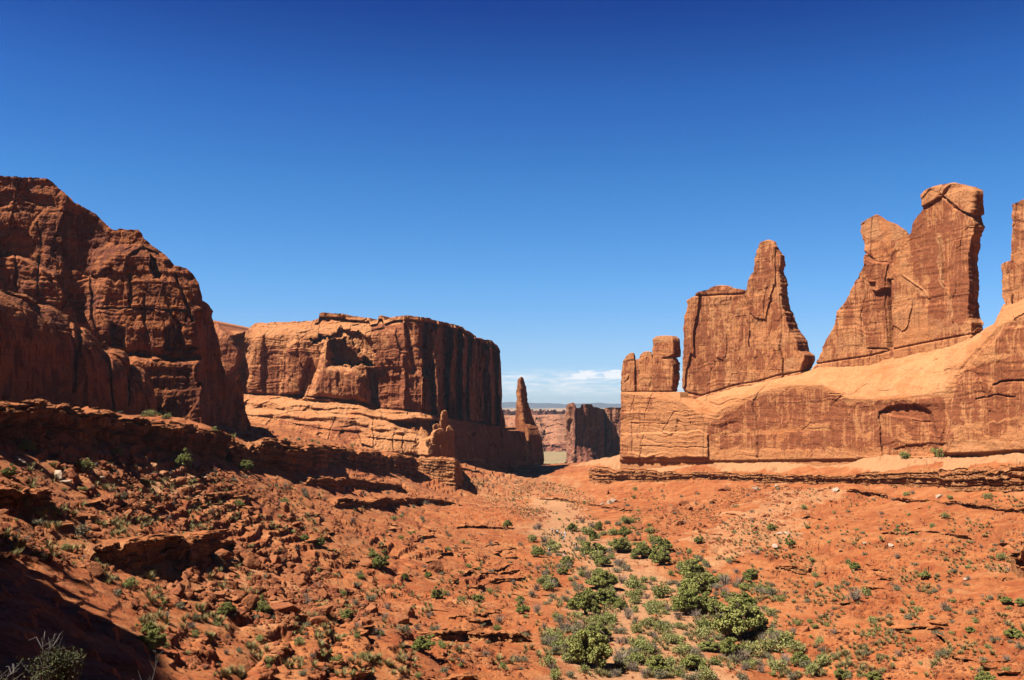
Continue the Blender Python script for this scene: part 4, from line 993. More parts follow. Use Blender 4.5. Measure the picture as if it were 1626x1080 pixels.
ledge('rock_ledge', [(1222, 893, 901), (1245, 895, 908), (1265, 900, 911), (1285, 903, 914), (1300, 905, 911)], 'row of blocky red steps above the green wash on the right slope', back=5, varn=.3, seed=14, group=G_L, layers=2)
ledge('rock_ledge', [(1368, 929, 933), (1390, 930, 937), (1415, 931, 936)], 'short red lip halfway down the right slope', back=4, varn=.4, seed=15, group=G_L, layers=1)
ledge('rock_ledge', [(1410, 1000, 1004), (1440, 1001, 1006), (1462, 994, 1001), (1490, 996, 1004), (1505, 1006, 1018), (1545, 1021, 1030)], 'curving cracked slab edge low on the right slope', back=5, varn=.25, seed=16, group=G_L, layers=1, over=1.5)
ledge('rock_ledge', [(1490, 1038, 1044), (1520, 1042, 1050), (1560, 1052, 1062), (1600, 1062, 1074), (1680, 1070, 1086)], 'long shadowed ledge at the bottom right corner', back=5, varn=.3, seed=17, group=G_L, layers=2, over=1.8)
ledge('rock_ledge', [(850, 788, 792), (890, 790, 795), (940, 800, 804), (985, 806, 812), (1010, 808, 811)], 'faint thin ledge at the head of the wash', gaps=1.6, back=5, varn=.3, seed=18, group=G_L, layers=1)
ledge('rock_ledge', [(715, 836, 839), (745, 832, 838), (790, 835, 840), (815, 838, 841)], 'hairline dark ledge on the smooth red slope left of the wash', back=4, varn=.4, seed=19, group=G_L, layers=1)
ledge('edge_outcrop', [(1606, 862, 880), (1614, 858, 902), (1626, 850, 908), (1680, 830, 900)], 'big rounded outcrop cut by the right edge with a black hollow beneath', back=8, varn=.3, seed=21, cat='outcrop', layers=1, over=3.0, Dfix=[182, 180, 179, 176])


def small_ledges(zone, n, label, group, seed0, h0=2.2, h1=5.5, l0=22, l1=70):
    rr = random.Random(seed0)
    xs = [a_[0] for a_ in zone]; ys = [a_[1] for a_ in zone]; c_ = 0
    while c_ < n:
        x, y = rr.uniform(min(xs), max(xs)), rr.uniform(min(ys), max(ys))
        if not inpoly(np.array([x]), np.array([y]), zone)[0]: continue
        L = rr.uniform(l0, l1) * (y / 900); p0 = hit1(x, y)
        pts = []
        for k in range(5):
            X = x + L * (k / 4 - .5)
            # follow the contour through the first point
            Y = y
            for _ in range(4):
                h_ = hit1(X, Y); Y += (h_[2] - p0[2]) * FPX / h_[1] * .8
            Y += rr.uniform(-1.5, 1.5); hh = rr.uniform(h0, h1) * (y / 900)
            if abs(Y - y) > 30: break
            pts.append((X, Y - hh, Y))
        if len(pts) < 3: continue
        ledge('rock_ledge', pts, label, back=rr.uniform(2.5, 5), varn=rr.uniform(.1, .5), fresh=rr.uniform(.1, .5), seed=seed0 + c_, group=group, layers=rr.choice([1, 1, 2]), over=rr.uniform(.8, 2.0), taper=10, gaps=.6, jit=1.0)
        c_ += 1
small_ledges([(960, 790), (1300, 790), (1626, 810), (1626, 1075), (1330, 1075), (1240, 960), (1100, 870), (980, 815)], 34, 'small broken red lip of rock on the right slope', 'small lips of rock on the right slope', 300)
small_ledges([(90, 760), (400, 765), (520, 815), (720, 830), (850, 860), (860, 950), (780, 990), (600, 1060), (300, 1040), (200, 900)], 30, 'small broken red lip of rock on the left slope', 'small lips of rock on the left slope', 400)

small_ledges([(60, 800), (330, 770), (480, 800), (540, 850), (560, 900), (420, 880), (250, 830), (90, 850)], 8, 'broken slab edge with a dark foot on the upper left slope', 'slab edges on the left slope', 500, 6, 12, 40, 110)
small_ledges([(560, 830), (760, 850), (850, 900), (830, 1000), (650, 1040), (600, 960)], 7, 'broken slab edge with a dark foot left of the wash', 'slab edges left of the wash', 520, 5, 9, 35, 90)

# the canyon side continues beyond the left of the view and throws the black shadow
def offside_cliff():
    g = [hit1(-40, 880), hit1(0, 884), hit1(60, 892), hit1(110, 912), hit1(165, 945), hit1(215, 990), hit1(250, 1030), hit1(275, 1080), hit1(300, 1140)]
    g = np.array(g); s = SUNV / SUNV[0]
    X0 = -88.0
    top = np.array([q + s * (X0 - q[0]) for q in g])
    ys, zs = top[:, 1], top[:, 2]
    o_ = np.argsort(ys); ys, zs = ys[o_], zs[o_]
    print('cliff', np.round(ys, 1), np.round(zs, 1))
    y = np.linspace(6, ys[-1] + .3, 260)
    zt = np.interp(y, ys, zs); zt = np.where(y < ys[0], zs[0] + (ys[0] - y) * .55, zt) + .25 * fbm(y / 2.0, 0 * y, 0, 7, 3)
    v = np.linspace(0, 1, 90)[:, None]
    zb = -16.0
    P = np.stack([X0 + 5 * (1 - v) + 0 * y[None], y[None] + 0 * v, zb + (zt - zb)[None] * v], -1)
    P[..., 0] += rock_disp(P, 1., 1.2, .6, .4, .3, .8, 99) * np.clip((1 - v) * 6, 0, 1)
    rf = [P[-1] + np.array([-w, 0, -.1 * w]) for w in (2, 5, 12, 25)]
    bk = rf[-1].copy(); bk[:, 2] = zb
    G = np.concatenate([P, np.array(rf), bk[None]], 0)
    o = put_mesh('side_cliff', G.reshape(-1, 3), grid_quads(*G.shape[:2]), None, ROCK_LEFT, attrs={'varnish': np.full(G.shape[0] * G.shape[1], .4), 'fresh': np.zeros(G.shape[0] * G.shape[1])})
    tag(o, 'shaded canyon cliff continuing just outside the left of the view', 'cliff')
offside_cliff()
# ------------------------------------------------------------------ haze
def haze():
    lo, hi = (-17000, -17000, -82), (17000, 17000, 150)
    V = [(x, y, z) for x in (lo[0], hi[0]) for y in (lo[1], hi[1]) for z in (lo[2], hi[2])]
    m = bpy.data.materials.new('haze_air'); m.use_nodes = True; n = m.node_tree; n.nodes.clear()
    o = n.nodes.new('ShaderNodeOutputMaterial'); v = n.nodes.new('ShaderNodeVolumePrincipled')
    v.inputs['Color'].default_value = (.30, .40, .54, 1); v.inputs['Density'].default_value = HAZE; v.inputs['Anisotropy'].default_value = 0.2
    n.links.new(v.outputs[0], o.inputs['Volume'])
    h = put_mesh('haze', V, [(0, 1, 3, 2), (4, 6, 7, 5), (0, 4, 5, 1), (2, 3, 7, 6), (0, 2, 6, 4), (1, 5, 7, 3)], None, m, smooth=False)
    tag(h, kind='stuff')
HAZE = 4.5e-5
haze()

# ------------------------------------------------------------------ plants
def leaf_material(name, c1, c2, c3, trans=0.25):
    m, t, b = new_mat(name, 0.75)
    P = t.node('ShaderNodeNewGeometry').outputs['Position']
    oi = t.node('ShaderNodeObjectInfo').outputs['Random']
    n = t.noise(P, 1.3, 3, 0.6); n2 = t.noise(P, 7.0, 2, 0.6)
    col = t.mix(t.map(t.math('ADD', n, t.math('MULTIPLY', t.math('SUBTRACT', oi, .5), .5)), 0.3, 0.7), c1, c2)
    col = t.mix(t.map(n2, 0.5, 0.75, 0, .6), col, c3)
    t.put(b.inputs['Base Color'], col)
    return m
def plain(name, c, rough=.85):
    m, t, b = new_mat(name, rough)
    P = t.node('ShaderNodeNewGeometry').outputs['Position']
    n = t.noise(P, 6.0, 4, .6)
    t.put(b.inputs['Base Color'], t.mix(t.map(n, .3, .7), c, tuple(x * .6 for x in c[:3]) + (1,)))
    return m
M_JUN = leaf_material('juniper_foliage', (0.37, 0.40, 0.08, 1), (0.56, 0.55, 0.14, 1), (0.78, 0.68, 0.30, 1))
M_SHR = leaf_material('shrub_leaves', (0.38, 0.41, 0.10, 1), (0.56, 0.54, 0.18, 1), (0.70, 0.60, 0.27, 1))
M_SAGE = leaf_material('sage_leaves', (0.33, 0.29, 0.16, 1), (0.46, 0.40, 0.23, 1), (0.56, 0.46, 0.29, 1))
M_GRASS = leaf_material('dry_grass', (0.56, 0.44, 0.17, 1), (0.46, 0.42, 0.15, 1), (0.70, 0.54, 0.27, 1))
M_BARK = plain('bark', (0.20, 0.13, 0.09, 1)); M_DEAD = plain('dead_wood', (0.22, 0.195, 0.175, 1))
M_BRUSH = leaf_material('dead_brush', (0.42, 0.31, 0.23, 1), (0.52, 0.39, 0.30, 1), (0.33, 0.22, 0.15, 1))

def quads_at(C, size, rg, flat=0.0):
    """randomly turned small leaf faces at the points C"""
    n = len(C)
    a = rg.normal(size=(n, 3)); a /= np.linalg.norm(a, axis=1)[:, None]
    b_ = np.cross(a, rg.normal(size=(n, 3))); b_ /= np.linalg.norm(b_, axis=1)[:, None] + 1e-9
    s1 = (size * rg.uniform(.6, 1.4, n))[:, None]; s2 = s1 * rg.uniform(.4, .9, n)[:, None]
    V = np.stack([C - a * s1, C + b_ * s2, C + a * s1, C - b_ * s2], 1).reshape(-1, 3)
    return V, np.arange(n * 4).reshape(-1, 4)
def tube(pts, rad, k=5):
    pts = np.array(pts, float); V = []; 
    for i_, (p, r) in enumerate(zip(pts, rad)):
        d = pts[min(i_ + 1, len(pts) - 1)] - pts[max(i_ - 1, 0)]; d /= np.linalg.norm(d) + 1e-9
        u = np.cross(d, [.3, .9, .1]); u /= np.linalg.norm(u); w = np.cross(d, u)
        for q in range(k):
            t_ = 2 * math.pi * q / k; V.append(p + (u * math.cos(t_) + w * math.sin(t_)) * r)
    Q = [(i_ * k + q, i_ * k + (q + 1) % k, (i_ + 1) * k + (q + 1) % k, (i_ + 1) * k + q) for i_ in range(len(pts) - 1) for q in range(k)]
    return np.array(V), np.array(Q)
def join(parts):
    Vs, Qs, b0 = [], [], 0
    for V, Q in parts:
        Vs.append(V); Qs.append(np.asarray(Q) + b0); b0 += len(V)
    return np.vstack(Vs), np.vstack(Qs)
def limbs(rg, h, spread, n=6, r0=.07, sub=2, kk=5):
    """crooked stems from the base, returns mesh and tips"""
    P_, tips = [], []
    for i_ in range(n):
        az = rg.uniform(0, 2 * math.pi); d = np.array([math.cos(az), math.sin(az), 0]) * spread * rg.uniform(.3, 1)
        top = d + np.array([0, 0, h * rg.uniform(.55, .95)])
        pts = [np.array([rg.uniform(-.04, .04), rg.uniform(-.04, .04), -.15])]
        for t_ in (.25, .5, .75, 1):
            pts.append(np.array([d[0] * t_ ** 1.2, d[1] * t_ ** 1.2, top[2] * t_]) + rg.normal(size=3) * h * .035)
        P_.append(tube(pts, [r0 * (1.15 - .22 * q) for q in range(5)], kk)); tips.append(pts[-1]); tips.append(pts[-2])
        for _ in range(sub):
            b0 = pts[rg.integers(2, 5)]; e_ = b0 + np.array([rg.normal() * spread * .4, rg.normal() * spread * .4, h * rg.uniform(.05, .3)])
            mid = (b0 + e_) / 2 + rg.normal(size=3) * h * .03
            P_.append(tube([b0, mid, e_], [r0 * .45, r0 * .33, r0 * .12], 4)); tips.append(e_)
    return join(P_), np.array(tips)
def mesh_only(name, V, Q, mat):
    o = put_mesh(name, V, Q, None, mat, smooth=False); me = o.data
    bpy.data.objects.remove(o); return me
def juniper_meshes(k):
    """crown about 1 unit wide and .8 high, base at 0"""
    rg = np.random.default_rng(100 + k)
    (tv, tq), tips = limbs(rg, .68, .40, 7, .030, 2)
    nc = 58; cl = []
    for i_ in range(nc):
        a_ = rg.uniform(0, 2 * math.pi); rr = .43 * math.sqrt(rg.uniform(0, 1)); z = .12 + .55 * rg.uniform() * (1 - .75 * (rr / .45) ** 2) + .03
        cl.append((rr * math.cos(a_), rr * math.sin(a_) * rg.uniform(.8, 1), z, rg.uniform(.035, .095)))
    for t_ in tips[::3]: cl.append((t_[0], t_[1], t_[2], rg.uniform(.05, .1)))
    C = []
    for (x, y, z, r) in cl:
        n = int(5200 * r * r / .02 * .27)
        d = rg.normal(size=(n, 3)); d /= np.linalg.norm(d, axis=1)[:, None]
        q = d * (r * rg.uniform(.25, 1.5, n) ** .75)[:, None] * np.array([1, 1, .78]) + np.array([x, y, z])
        C.append(q)
    C = np.vstack(C); C = C[C[:, 2] > .05]
    lv, lq = quads_at(C, .021, rg)
    return mesh_only('juniper_crown_mesh', lv, lq, M_JUN), mesh_only('juniper_trunk_mesh', tv, tq, M_BARK)
JUN = [juniper_meshes(k) for k in range(7)]
def shrub_mesh(k, mat, n=900, hgt=.6, leaf=.032, spiky=.3, seed=200):
    rg = np.random.default_rng(seed + k)
    cl = [(rg.uniform(-.28, .28), rg.uniform(-.28, .28), rg.uniform(.12, hgt * .65), rg.uniform(.13, .24)) for _ in range(7)] + [(0, 0, hgt * .3, .25)]
    C = []
    for (x, y, z, r) in cl:
        d = rg.normal(size=(n // 8, 3)); d /= np.linalg.norm(d, axis=1)[:, None]
        C.append(d * (r * rg.uniform(.3, 1.1, n // 8) ** .5)[:, None] * np.array([1, 1, .9]) + np.array([x, y, z]))
    C = np.vstack(C); C[:, 2] = np.abs(C[:, 2])
    L = quads_at(C, leaf, rg)
    st = []
    for _ in range(int(26 * (spiky + .4))):
        a_ = rg.uniform(0, 2 * math.pi); t_ = rg.uniform(.1, .42)
        e_ = np.array([math.cos(a_) * t_, math.sin(a_) * t_, hgt * rg.uniform(.6, 1.1)])
        st.append(tube([np.array([0, 0, -.05]), e_ * .5 + rg.normal(size=3) * .03, e_], [.012, .009, .004], 3))
    V, Q = join([L] + st)
    return mesh_only('shrub_mesh', V, Q, mat)
SHR = [shrub_mesh(k, M_SHR, 900) for k in range(6)]
SAGE = [shrub_mesh(k, M_SAGE, 700, .5, .030, .6, 300) for k in range(5)]
BRUSH = [shrub_mesh(k, M_BRUSH, 420, .62, .022, 1.6, 400) for k in range(4)]
def tuft_mesh(k):
    rg = np.random.default_rng(500 + k); n = 70
    a_ = rg.uniform(0, 2 * math.pi, n); l = rg.uniform(.25, .55, n); s_ = rg.uniform(.25, 1, n)
    tip = np.stack([np.cos(a_) * l * s_, np.sin(a_) * l * s_, l], -1); b0 = tip * .08; b0[:, 2] = 0
    w = np.stack([-np.sin(a_), np.cos(a_), 0 * a_], -1) * .022
    V = np.stack([b0 - w, b0 + w, tip + w * .2, tip - w * .2], 1).reshape(-1, 3)
    return V, np.arange(n * 4).reshape(-1, 4)

def place(name, me, loc, s, rz=None, sz=None, tilt=0.0):
    o = bpy.data.objects.new(name, me); COL.objects.link(o)
    o.location = loc; o.rotation_euler = (rnd.uniform(-tilt, tilt), rnd.uniform(-tilt, tilt), rnd.uniform(0, 6.28) if rz is None else rz)
    o.scale = (s, s * rnd.uniform(.85, 1.1), sz or s * rnd.uniform(.8, 1.05)); return o
def juniper(px, py, wpx, label, hr=.8, group=None):
    """py: foot of the tree"""
    p = hit1(px, py); w = .9 * wpx / FPX * p[1]
    k = rnd.randrange(len(JUN)); rz = rnd.uniform(0, 6.28)
    t = empty('juniper_tree', tuple(p), rz); t.scale = (w, w, w * hr / .8)
    for nm, me in (('crown', JUN[k][0]), ('trunk', JUN[k][1])):
        o = bpy.data.objects.new(nm, me); COL.objects.link(o); o.parent = t
    return tag(t, label, 'juniper', group)
def shrub(px, py, wpx, label, kind='shrub', group=None):
    p = hit1(px, py); w = wpx / FPX * p[1]
    nm, lst, cat = {'shrub': ('green_shrub', SHR, 'shrub'), 'sage': ('sagebrush', SAGE, 'sagebrush'), 'brush': ('dead_bush', BRUSH, 'dead bush')}[kind]
    o = place(nm, lst[rnd.randrange(len(lst))], (p[0], p[1], p[2] - .03 * w), w, tilt=.1)
    return tag(o, label, cat, group)

OCC = []
# junipers in the wash and on the slopes: px, foot py, width in px, height/width, label
JL = [
 (936,1058,84,.85,'largest bright green juniper at the bottom of the wash, left of the trail'),
 (948,1016,50,.7,'juniper rising directly behind the largest one at the bottom of the wash'),
 (930,976,62,.8,'dense juniper on the left edge of the wash with a black shaded foot'),
 (962,965,52,.7,'juniper touching the right side of the dense one on the left edge of the wash'),
 (957,936,60,.65,'broad low juniper in the left half of the wash, above the dense pair'),
 (985,968,30,.7,'small twisted juniper left of the trail with a leaning dark trunk'),
 (1165,1012,92,.8,'widest juniper right of the trail, with a deep shadow under its right side'),
 (1203,1000,42,.8,'upright juniper closing the right end of the widest clump beside the trail'),
 (1130,978,50,.7,'juniper behind the left end of the widest clump right of the trail'),
 (1180,968,54,.6,'juniper at the back of the widest clump right of the trail'),
 (1093,976,62,.8,'round juniper just left above the widest clump, on the trail bend'),
 (1104,950,66,.75,'large loose juniper in the middle of the right-hand row above the trail'),
 (1123,932,40,.7,'juniper leaning out of the right side of the loose one in the right-hand row'),
 (1099,917,46,.8,'topmost juniper of the right-hand row, standing in open sand'),
 (1191,924,30,.85,'lone round juniper on a bare patch right of the green wash'),
 (1185,938,34,.5,'low juniper right below the lone round one'),
 (1049,897,42,.8,'juniper in the far right corner of the upper thicket'),
 (1052,876,36,.8,'bright juniper on the far edge of the upper thicket'),
 (1020,886,40,.75,'dark juniper in the middle of the upper thicket'),
 (984,876,36,.75,'juniper with a curved bare trunk at the back of the upper thicket'),
 (992,853,26,.8,'small juniper pushed up against red boulders behind the upper thicket'),
 (947,886,44,.7,'spreading juniper on the left of the upper thicket'),
 (957,899,34,.6,'low juniper at the front of the upper thicket, left half'),
 (908,843,20,.8,'little juniper beside the group of hikers'),
 (950,842,15,1.2,'narrow upright juniper at the far end of the wash'),
 (942,858,18,1.2,'slim juniper in front of the narrow upright one at the far end of the wash'),
 (900,900,26,.8,'juniper just below the hikers on the left bank'),
 (894,912,22,.7,'small juniper lower on the left bank than the one below the hikers'),
 (854,884,26,.7,'sparse juniper on the red slope left of the hikers'),
 (879,931,24,.8,'half bare juniper on the left bank of the wash'),
 (806,838,18,.9,'dark solitary juniper on the slope at the head of the wash'),
 (694,952,26,.8,'round juniper alone on the bare slope left of the wash'),
 (603,903,34,.8,'leafy juniper beside a red boulder in the middle of the left slope'),
 (592,886,20,.7,'small juniper touching the upper left of the leafy one on the middle left slope'),
 (671,1036,44,.7,'bright juniper near the bottom edge, left of the rounded ledge'),
 (830,975,28,.7,'straggly juniper on the left lip of the wash above the rounded ledge'),
 (826,957,20,.7,'small juniper above the straggly one on the left lip'),
 (760,955,24,.6,'juniper hidden low among stones between slope and wash'),
 (644,921,14,1.0,'small upright juniper on the left slope below the leafy one'),
 (680,918,16,.8,'small juniper behind a boulder on the middle left slope'),
 (507,868,22,.8,'juniper on the left slope beside the smooth red bank'),
 (483,860,20,.7,'juniper next above the one beside the smooth red bank'),
 (416,978,34,.9,'dark tall juniper among the fallen boulders'),
 (360,976,36,.7,'wide juniper at the left side of the fallen boulders'),
 (551,984,26,.8,'juniper at the right end of the fallen boulders'),
 (242,1034,50,.85,'juniper half in the black shadow at lower left'),
 (236,1010,30,.9,'upper crown of a second juniper on the edge of the black shadow'),
 (42,718,32,.8,'juniper under the dark rim at far left'),
 (292,742,36,.8,'juniper in the shade beneath the rim ledge'),
 (391,748,28,.8,'juniper against the crumbling ledge'),
 (124,642,32,.6,'green juniper on top of the rim below the rounded dome'),
 (202,654,22,.7,'dark round juniper on top of the rim, right of the pale shrubs'),
 (13,757,28,.7,'juniper cut by the left edge of the view'),
 (1100,1062,50,.55,'low spreading juniper across the trail near the bottom'),
 (1162,1042,46,.8,'juniper with red rock under it, below the widest clump'),
 (1125,1033,42,.45,'flat bushy juniper between trail and widest clump'),
 (1042,1068,48,.7,'juniper at the bottom of the wash in the middle of the picture'),
 (1271,1058,34,.8,'juniper among pale stones near the bottom right of the wash'),
 (1334,1079,24,.9,'small juniper at the bottom edge, right of the wash'),
 (1388,1082,30,.7,'bushy juniper at the bottom edge beyond the pale stones'),
 (1109,863,18,.8,'small juniper on the boulder fan right of the upper thicket'),
 (1225,843,18,.8,'rounded juniper high on the right slope above the lone one'),
 (1255,868,20,.8,'juniper beside pale boulders on the right slope'),
 (1468,919,21,.75,'compact juniper standing out on the smooth right slope'),
 (1358,905,20,.75,'juniper directly above the dead bush on the right slope'),
 (1609,1013,36,.5,'flat juniper at the right edge near the bottom'),
 (1598,958,22,.6,'juniper at the right edge under the big outcrop'),
 (1620,962,22,.7,'juniper cut by the right edge of the view'),
 (1563,1086,34,.7,'juniper at the bottom right corner'),
 (1542,1005,18,.7,'small round juniper above the curving slab edge'),
]
for (a, b, c, h_, lab) in JL:
    juniper(a, b, c, lab, h_); OCC.append((a, b, c))
# bushes that stand out
SL = [
 (130,748,38,'shrub','rounded bright green shrub on the slope below the rim at left'),(164,652,44,'sage','wide pale sage on top of the rim'),(238,661,22,'shrub','small green shrub on the rim, right of the dark juniper'),(264,665,20,'shrub','green shrub on the rim above the middle of the ledge'),
 (340,688,20,'shrub','shrub at the foot of the tall left cliff'),(370,698,18,'shrub','shrub where the tall left cliff meets the crumbling ledge'),(62,888,36,'sage','grey sage just above the black shadow'),(104,874,24,'shrub','yellowish shrub right of the grey sage by the black shadow'),
 (129,850,42,'sage','spreading sage in the middle of the far left slope'),(58,833,26,'sage','sage left of the spreading one on the far left slope'),(204,934,34,'shrub','feathery shrub at the mouth of the dark gully'),(186,945,22,'sage','grey tuft below the dark gully'),
 (378,803,26,'shrub','green shrub above the gully wall'),(231,770,24,'shrub','shrub among rubble under the rim'),(191,792,26,'sage','sage among rubble in the middle left'),(189,722,26,'shrub','shrub tucked under the rim overhang'),
 (309,1006,17,'shrub','yellow-green shrub on the bare slope beside the black shadow'),(335,1010,13,'shrub','smaller shrub right of the yellow-green one beside the black shadow'),(285,965,24,'sage','sage on the lower edge of the boulder field'),(380,975,22,'sage','pale sage between the boulders'),
 (1010,1005,30,'shrub','shrub cushion left of the trail bend'),(1052,1002,34,'shrub','wide low green cushion shrub left of the trail'),(1028,994,32,'shrub','flat green shrub in the middle of the low cushions left of the trail'),(897,1004,38,'brush','grey dead bush left of the big junipers'),(985,1052,40,'brush','pale dead tree-like bush in front of the largest juniper'),
 (1378,946,24,'shrub','green shrub touching the dead bush on the right slope'),(1357,953,32,'brush','big dead bush on the right slope with bare pale stems'),(1500,969,28,'brush','grey dead bush alone on the smooth right slope'),(1589,890,22,'shrub','olive shrub below the undercut hollow, near the right edge'),
 (1501,822,18,'shrub','olive shrub in the middle of the upper right slope'),(1438,787,16,'shrub','shrub under the layered ledge'),(1510,793,14,'shrub','round shrub under the right part of the layered ledge'),(1568,791,18,'shrub','dark round shrub under the layered ledge near the right edge'),
 (1289,892,15,'shrub','shrub by the blocky steps'),(1303,930,16,'shrub','shrub just below the blocky steps'),(1345,896,16,'shrub','shrub uphill of the dead bush'),(1479,838,14,'shrub','small shrub by the undercut ledge'),(1425,938,22,'sage','sage halfway down the right slope'),
 (1437,727,24,'shrub','green bushes growing at the foot of the pale wall, left one'),(1492,725,34,'shrub','largest green bush at the foot of the pale wall'),(1580,719,26,'shrub','low green bush at the foot of the wall near the right edge'),(1394,1002,18,'shrub','shrub above the curving slab'),
 (1443,983,20,'sage','grey sage cushion on the lower right slope'),(1580,1018,20,'sage','sage left of the flat juniper near the right edge'),(1240,955,22,'shrub','shrub at the right edge of the sand'),(1215,1045,26,'sage','sage by the sand on the right of the wash'),(1105,1040,26,'brush','dry yellow bush on the trail fork'),
 (876,935,30,'brush','grey brush on the left bank of the wash'),(800,1062,20,'shrub','thin upright shrub left of the wash near the bottom'),(625,826,18,'shrub','green shrub below the long middle ledge'),(637,856,13,'shrub','small round shrub in the centre of the left slope'),
 (735,862,12,'shrub','single green dot-like shrub left of the upper thicket'),(743,901,14,'shrub','small shrub on the bare ridge left of the wash'),(710,874,14,'shrub','shrub above the brown boulder on the left slope'),(567,932,22,'sage','pale sage in the lower middle of the left slope'),(590,955,28,'sage','grey brush below the pale sage of the lower left slope'),
 (640,1005,30,'sage','sage between boulder field and bright juniper'),(605,1008,14,'shrub','yellow tuft beside the last fallen boulders'),(705,1068,26,'sage','sage near the bottom edge left of centre'),(60,795,26,'shrub','shrub over the dark hollow at far left'),(452,800,20,'shrub','shrub in the middle of the upper left slope'),
]
for (a, b, c, k_, lab) in SL:
    shrub(a, b, c, lab, k_); OCC.append((a, b, c))
# the many smaller ones
def inside(poly, n, ymin=None):
    xs = [p[0] for p in poly]; ys = [p[1] for p in poly]; out = []
    while len(out) < n:
        x, y = rnd.uniform(min(xs), max(xs)), rnd.uniform(min(ys), max(ys))
        if inpoly(np.array([x]), np.array([y]), poly)[0]: out.append((x, y))
    return out
Z_LEFT = [(0, 745), (90, 735), (360, 750), (500, 780), (720, 810), (850, 850), (880, 920), (830, 1000), (880, 1078), (300, 1078), (150, 905), (0, 885)]
Z_RIM = [(0, 640), (60, 632), (230, 655), (350, 682), (420, 690), (560, 708), (560, 711), (420, 698), (230, 664), (60, 640), (0, 645)]
Z_WASH = [(850, 850), (905, 828), (1000, 832), (1075, 870), (1130, 895), (1230, 930), (1240, 1000), (1330, 1078), (880, 1078), (850, 990), (860, 920)]
Z_RIGHT = [(960, 775), (1200, 772), (1420, 782), (1626, 790), (1626, 1078), (1340, 1078), (1250, 1010), (1240, 930), (1080, 870), (960, 815)]
Z_HEAD = [(735, 758), (900, 768), (940, 790), (960, 825), (860, 830), (780, 812)]
def scatter(zone, n, kinds, lo, hi, where, gname, jitter=0):
    for (x, y) in inside(zone, n):
        k_ = rnd.choices([q[0] for q in kinds], [q[1] for q in kinds])[0]
        near_ = .7 + .6 * sstep(780, 1050, np.array(y))
        if jitter: x, y = x + rnd.gauss(0, jitter), min(1079, max(830, y + rnd.gauss(0, jitter * .6)))
        w = rnd.uniform(lo, hi) * float(near_) * (1 if rnd.random() < .8 else 1.35)
        word = {'shrub': 'small green shrub', 'sage': 'small grey-green sagebrush', 'brush': 'small dry grey bush'}[k_]
        shrub(x, y, w, f'{word} {where}', k_, f'{word}s {gname}')
scatter(Z_WASH, 135, [('shrub', 1)], 14, 32, 'in the sandy wash among the junipers', 'in the wash', 14)
scatter(Z_WASH, 215, [('sage', 1.2), ('brush', 1.0)], 11, 24, 'in the sandy wash among the junipers', 'in the wash', 14)
scatter(Z_LEFT, 235, [('shrub', .55), ('sage', .9), ('brush', .85)], 7, 16, 'scattered on the red left slope', 'on the left slope')
scatter(Z_RIM, 26, [('shrub', 1), ('sage', 1)], 8, 15, 'on the rim at the foot of the left cliff', 'on the rim')
scatter(Z_RIGHT, 205, [('shrub', .6), ('sage', .75), ('brush', .7)], 6, 15, 'scattered on the red right slope', 'on the right slope')
scatter([(0, 712), (230, 722), (370, 745), (560, 775), (720, 800), (720, 812), (500, 800), (350, 770), (0, 740)], 40, [('sage', 1), ('brush', 1)], 9, 17, 'under the ledges of the left rim', 'under the rim ledges')
scatter(Z_HEAD, 45, [('shrub', 1), ('sage', 1)], 4, 9, 'at the head of the valley floor', 'at the head of the valley')
# tufts of grass and low scrub nobody could count
def grass():
    Vs, Qs, b0 = [], [], 0; tv = [tuft_mesh(k) for k in range(5)]; pts = []
    for zone, n in ((Z_WASH, 4200), (Z_LEFT, 3000), (Z_RIGHT, 3400), (Z_HEAD, 1200)):
        q = np.array(inside(zone, n)); clump = fbm(q[:, 0] / 40, q[:, 1] / 22, 0, 91, 3)
        q = q[clump > .16]; pts.append(q)
    q = np.vstack(pts); P, ok = hit(q[:, 0], q[:, 1]); rg = np.random.default_rng(9)
    for p in P[ok]:
        V, Q = tv[rg.integers(5)]; s_ = rg.uniform(.6, 1.6); a_ = rg.uniform(0, 6.28); c_, d_ = math.cos(a_) * s_, math.sin(a_) * s_
        X = np.stack([V[:, 0] * c_ - V[:, 1] * d_, V[:, 0] * d_ + V[:, 1] * c_, V[:, 2] * s_], -1) + p
        Vs.append(X); Qs.append(Q + b0); b0 += len(V)
    tag(put_mesh('dry_grass', np.vstack(Vs), np.vstack(Qs), None, M_GRASS, smooth=False), 'dry yellow grass and low scrub between the bushes', 'grass', kind='stuff')
grass()

# ------------------------------------------------------------------ stones
def ico(sub):
    t_ = (1 + 5 ** .5) / 2
    V = [(-1, t_, 0), (1, t_, 0), (-1, -t_, 0), (1, -t_, 0), (0, -1, t_), (0, 1, t_), (0, -1, -t_), (0, 1, -t_), (t_, 0, -1), (t_, 0, 1), (-t_, 0, -1), (-t_, 0, 1)]
    F = [(0, 11, 5), (0, 5, 1), (0, 1, 7), (0, 7, 10), (0, 10, 11), (1, 5, 9), (5, 11, 4), (11, 10, 2), (10, 7, 6), (7, 1, 8), (3, 9, 4), (3, 4, 2), (3, 2, 6), (3, 6, 8), (3, 8, 9), (4, 9, 5), (2, 4, 11), (6, 2, 10), (8, 6, 7), (9, 8, 1)]
    V = [np.array(v) / np.linalg.norm(v) for v in V]
    for _ in range(sub):
        N, cache = [], {}
        def mid(a, b):
            k = (min(a, b), max(a, b))
            if k not in cache:
                m_ = V[a] + V[b]; V.append(m_ / np.linalg.norm(m_)); cache[k] = len(V) - 1
            return cache[k]
        for a, b, c in F:
            x, y, z = mid(a, b), mid(b, c), mid(c, a); N += [(a, x, z), (b, y, x), (c, z, y), (x, y, z)]
        F = N
    return np.array(V), np.array(F)
ICO3, ICO1, ICO0 = ico(3), ico(1), ico(0)
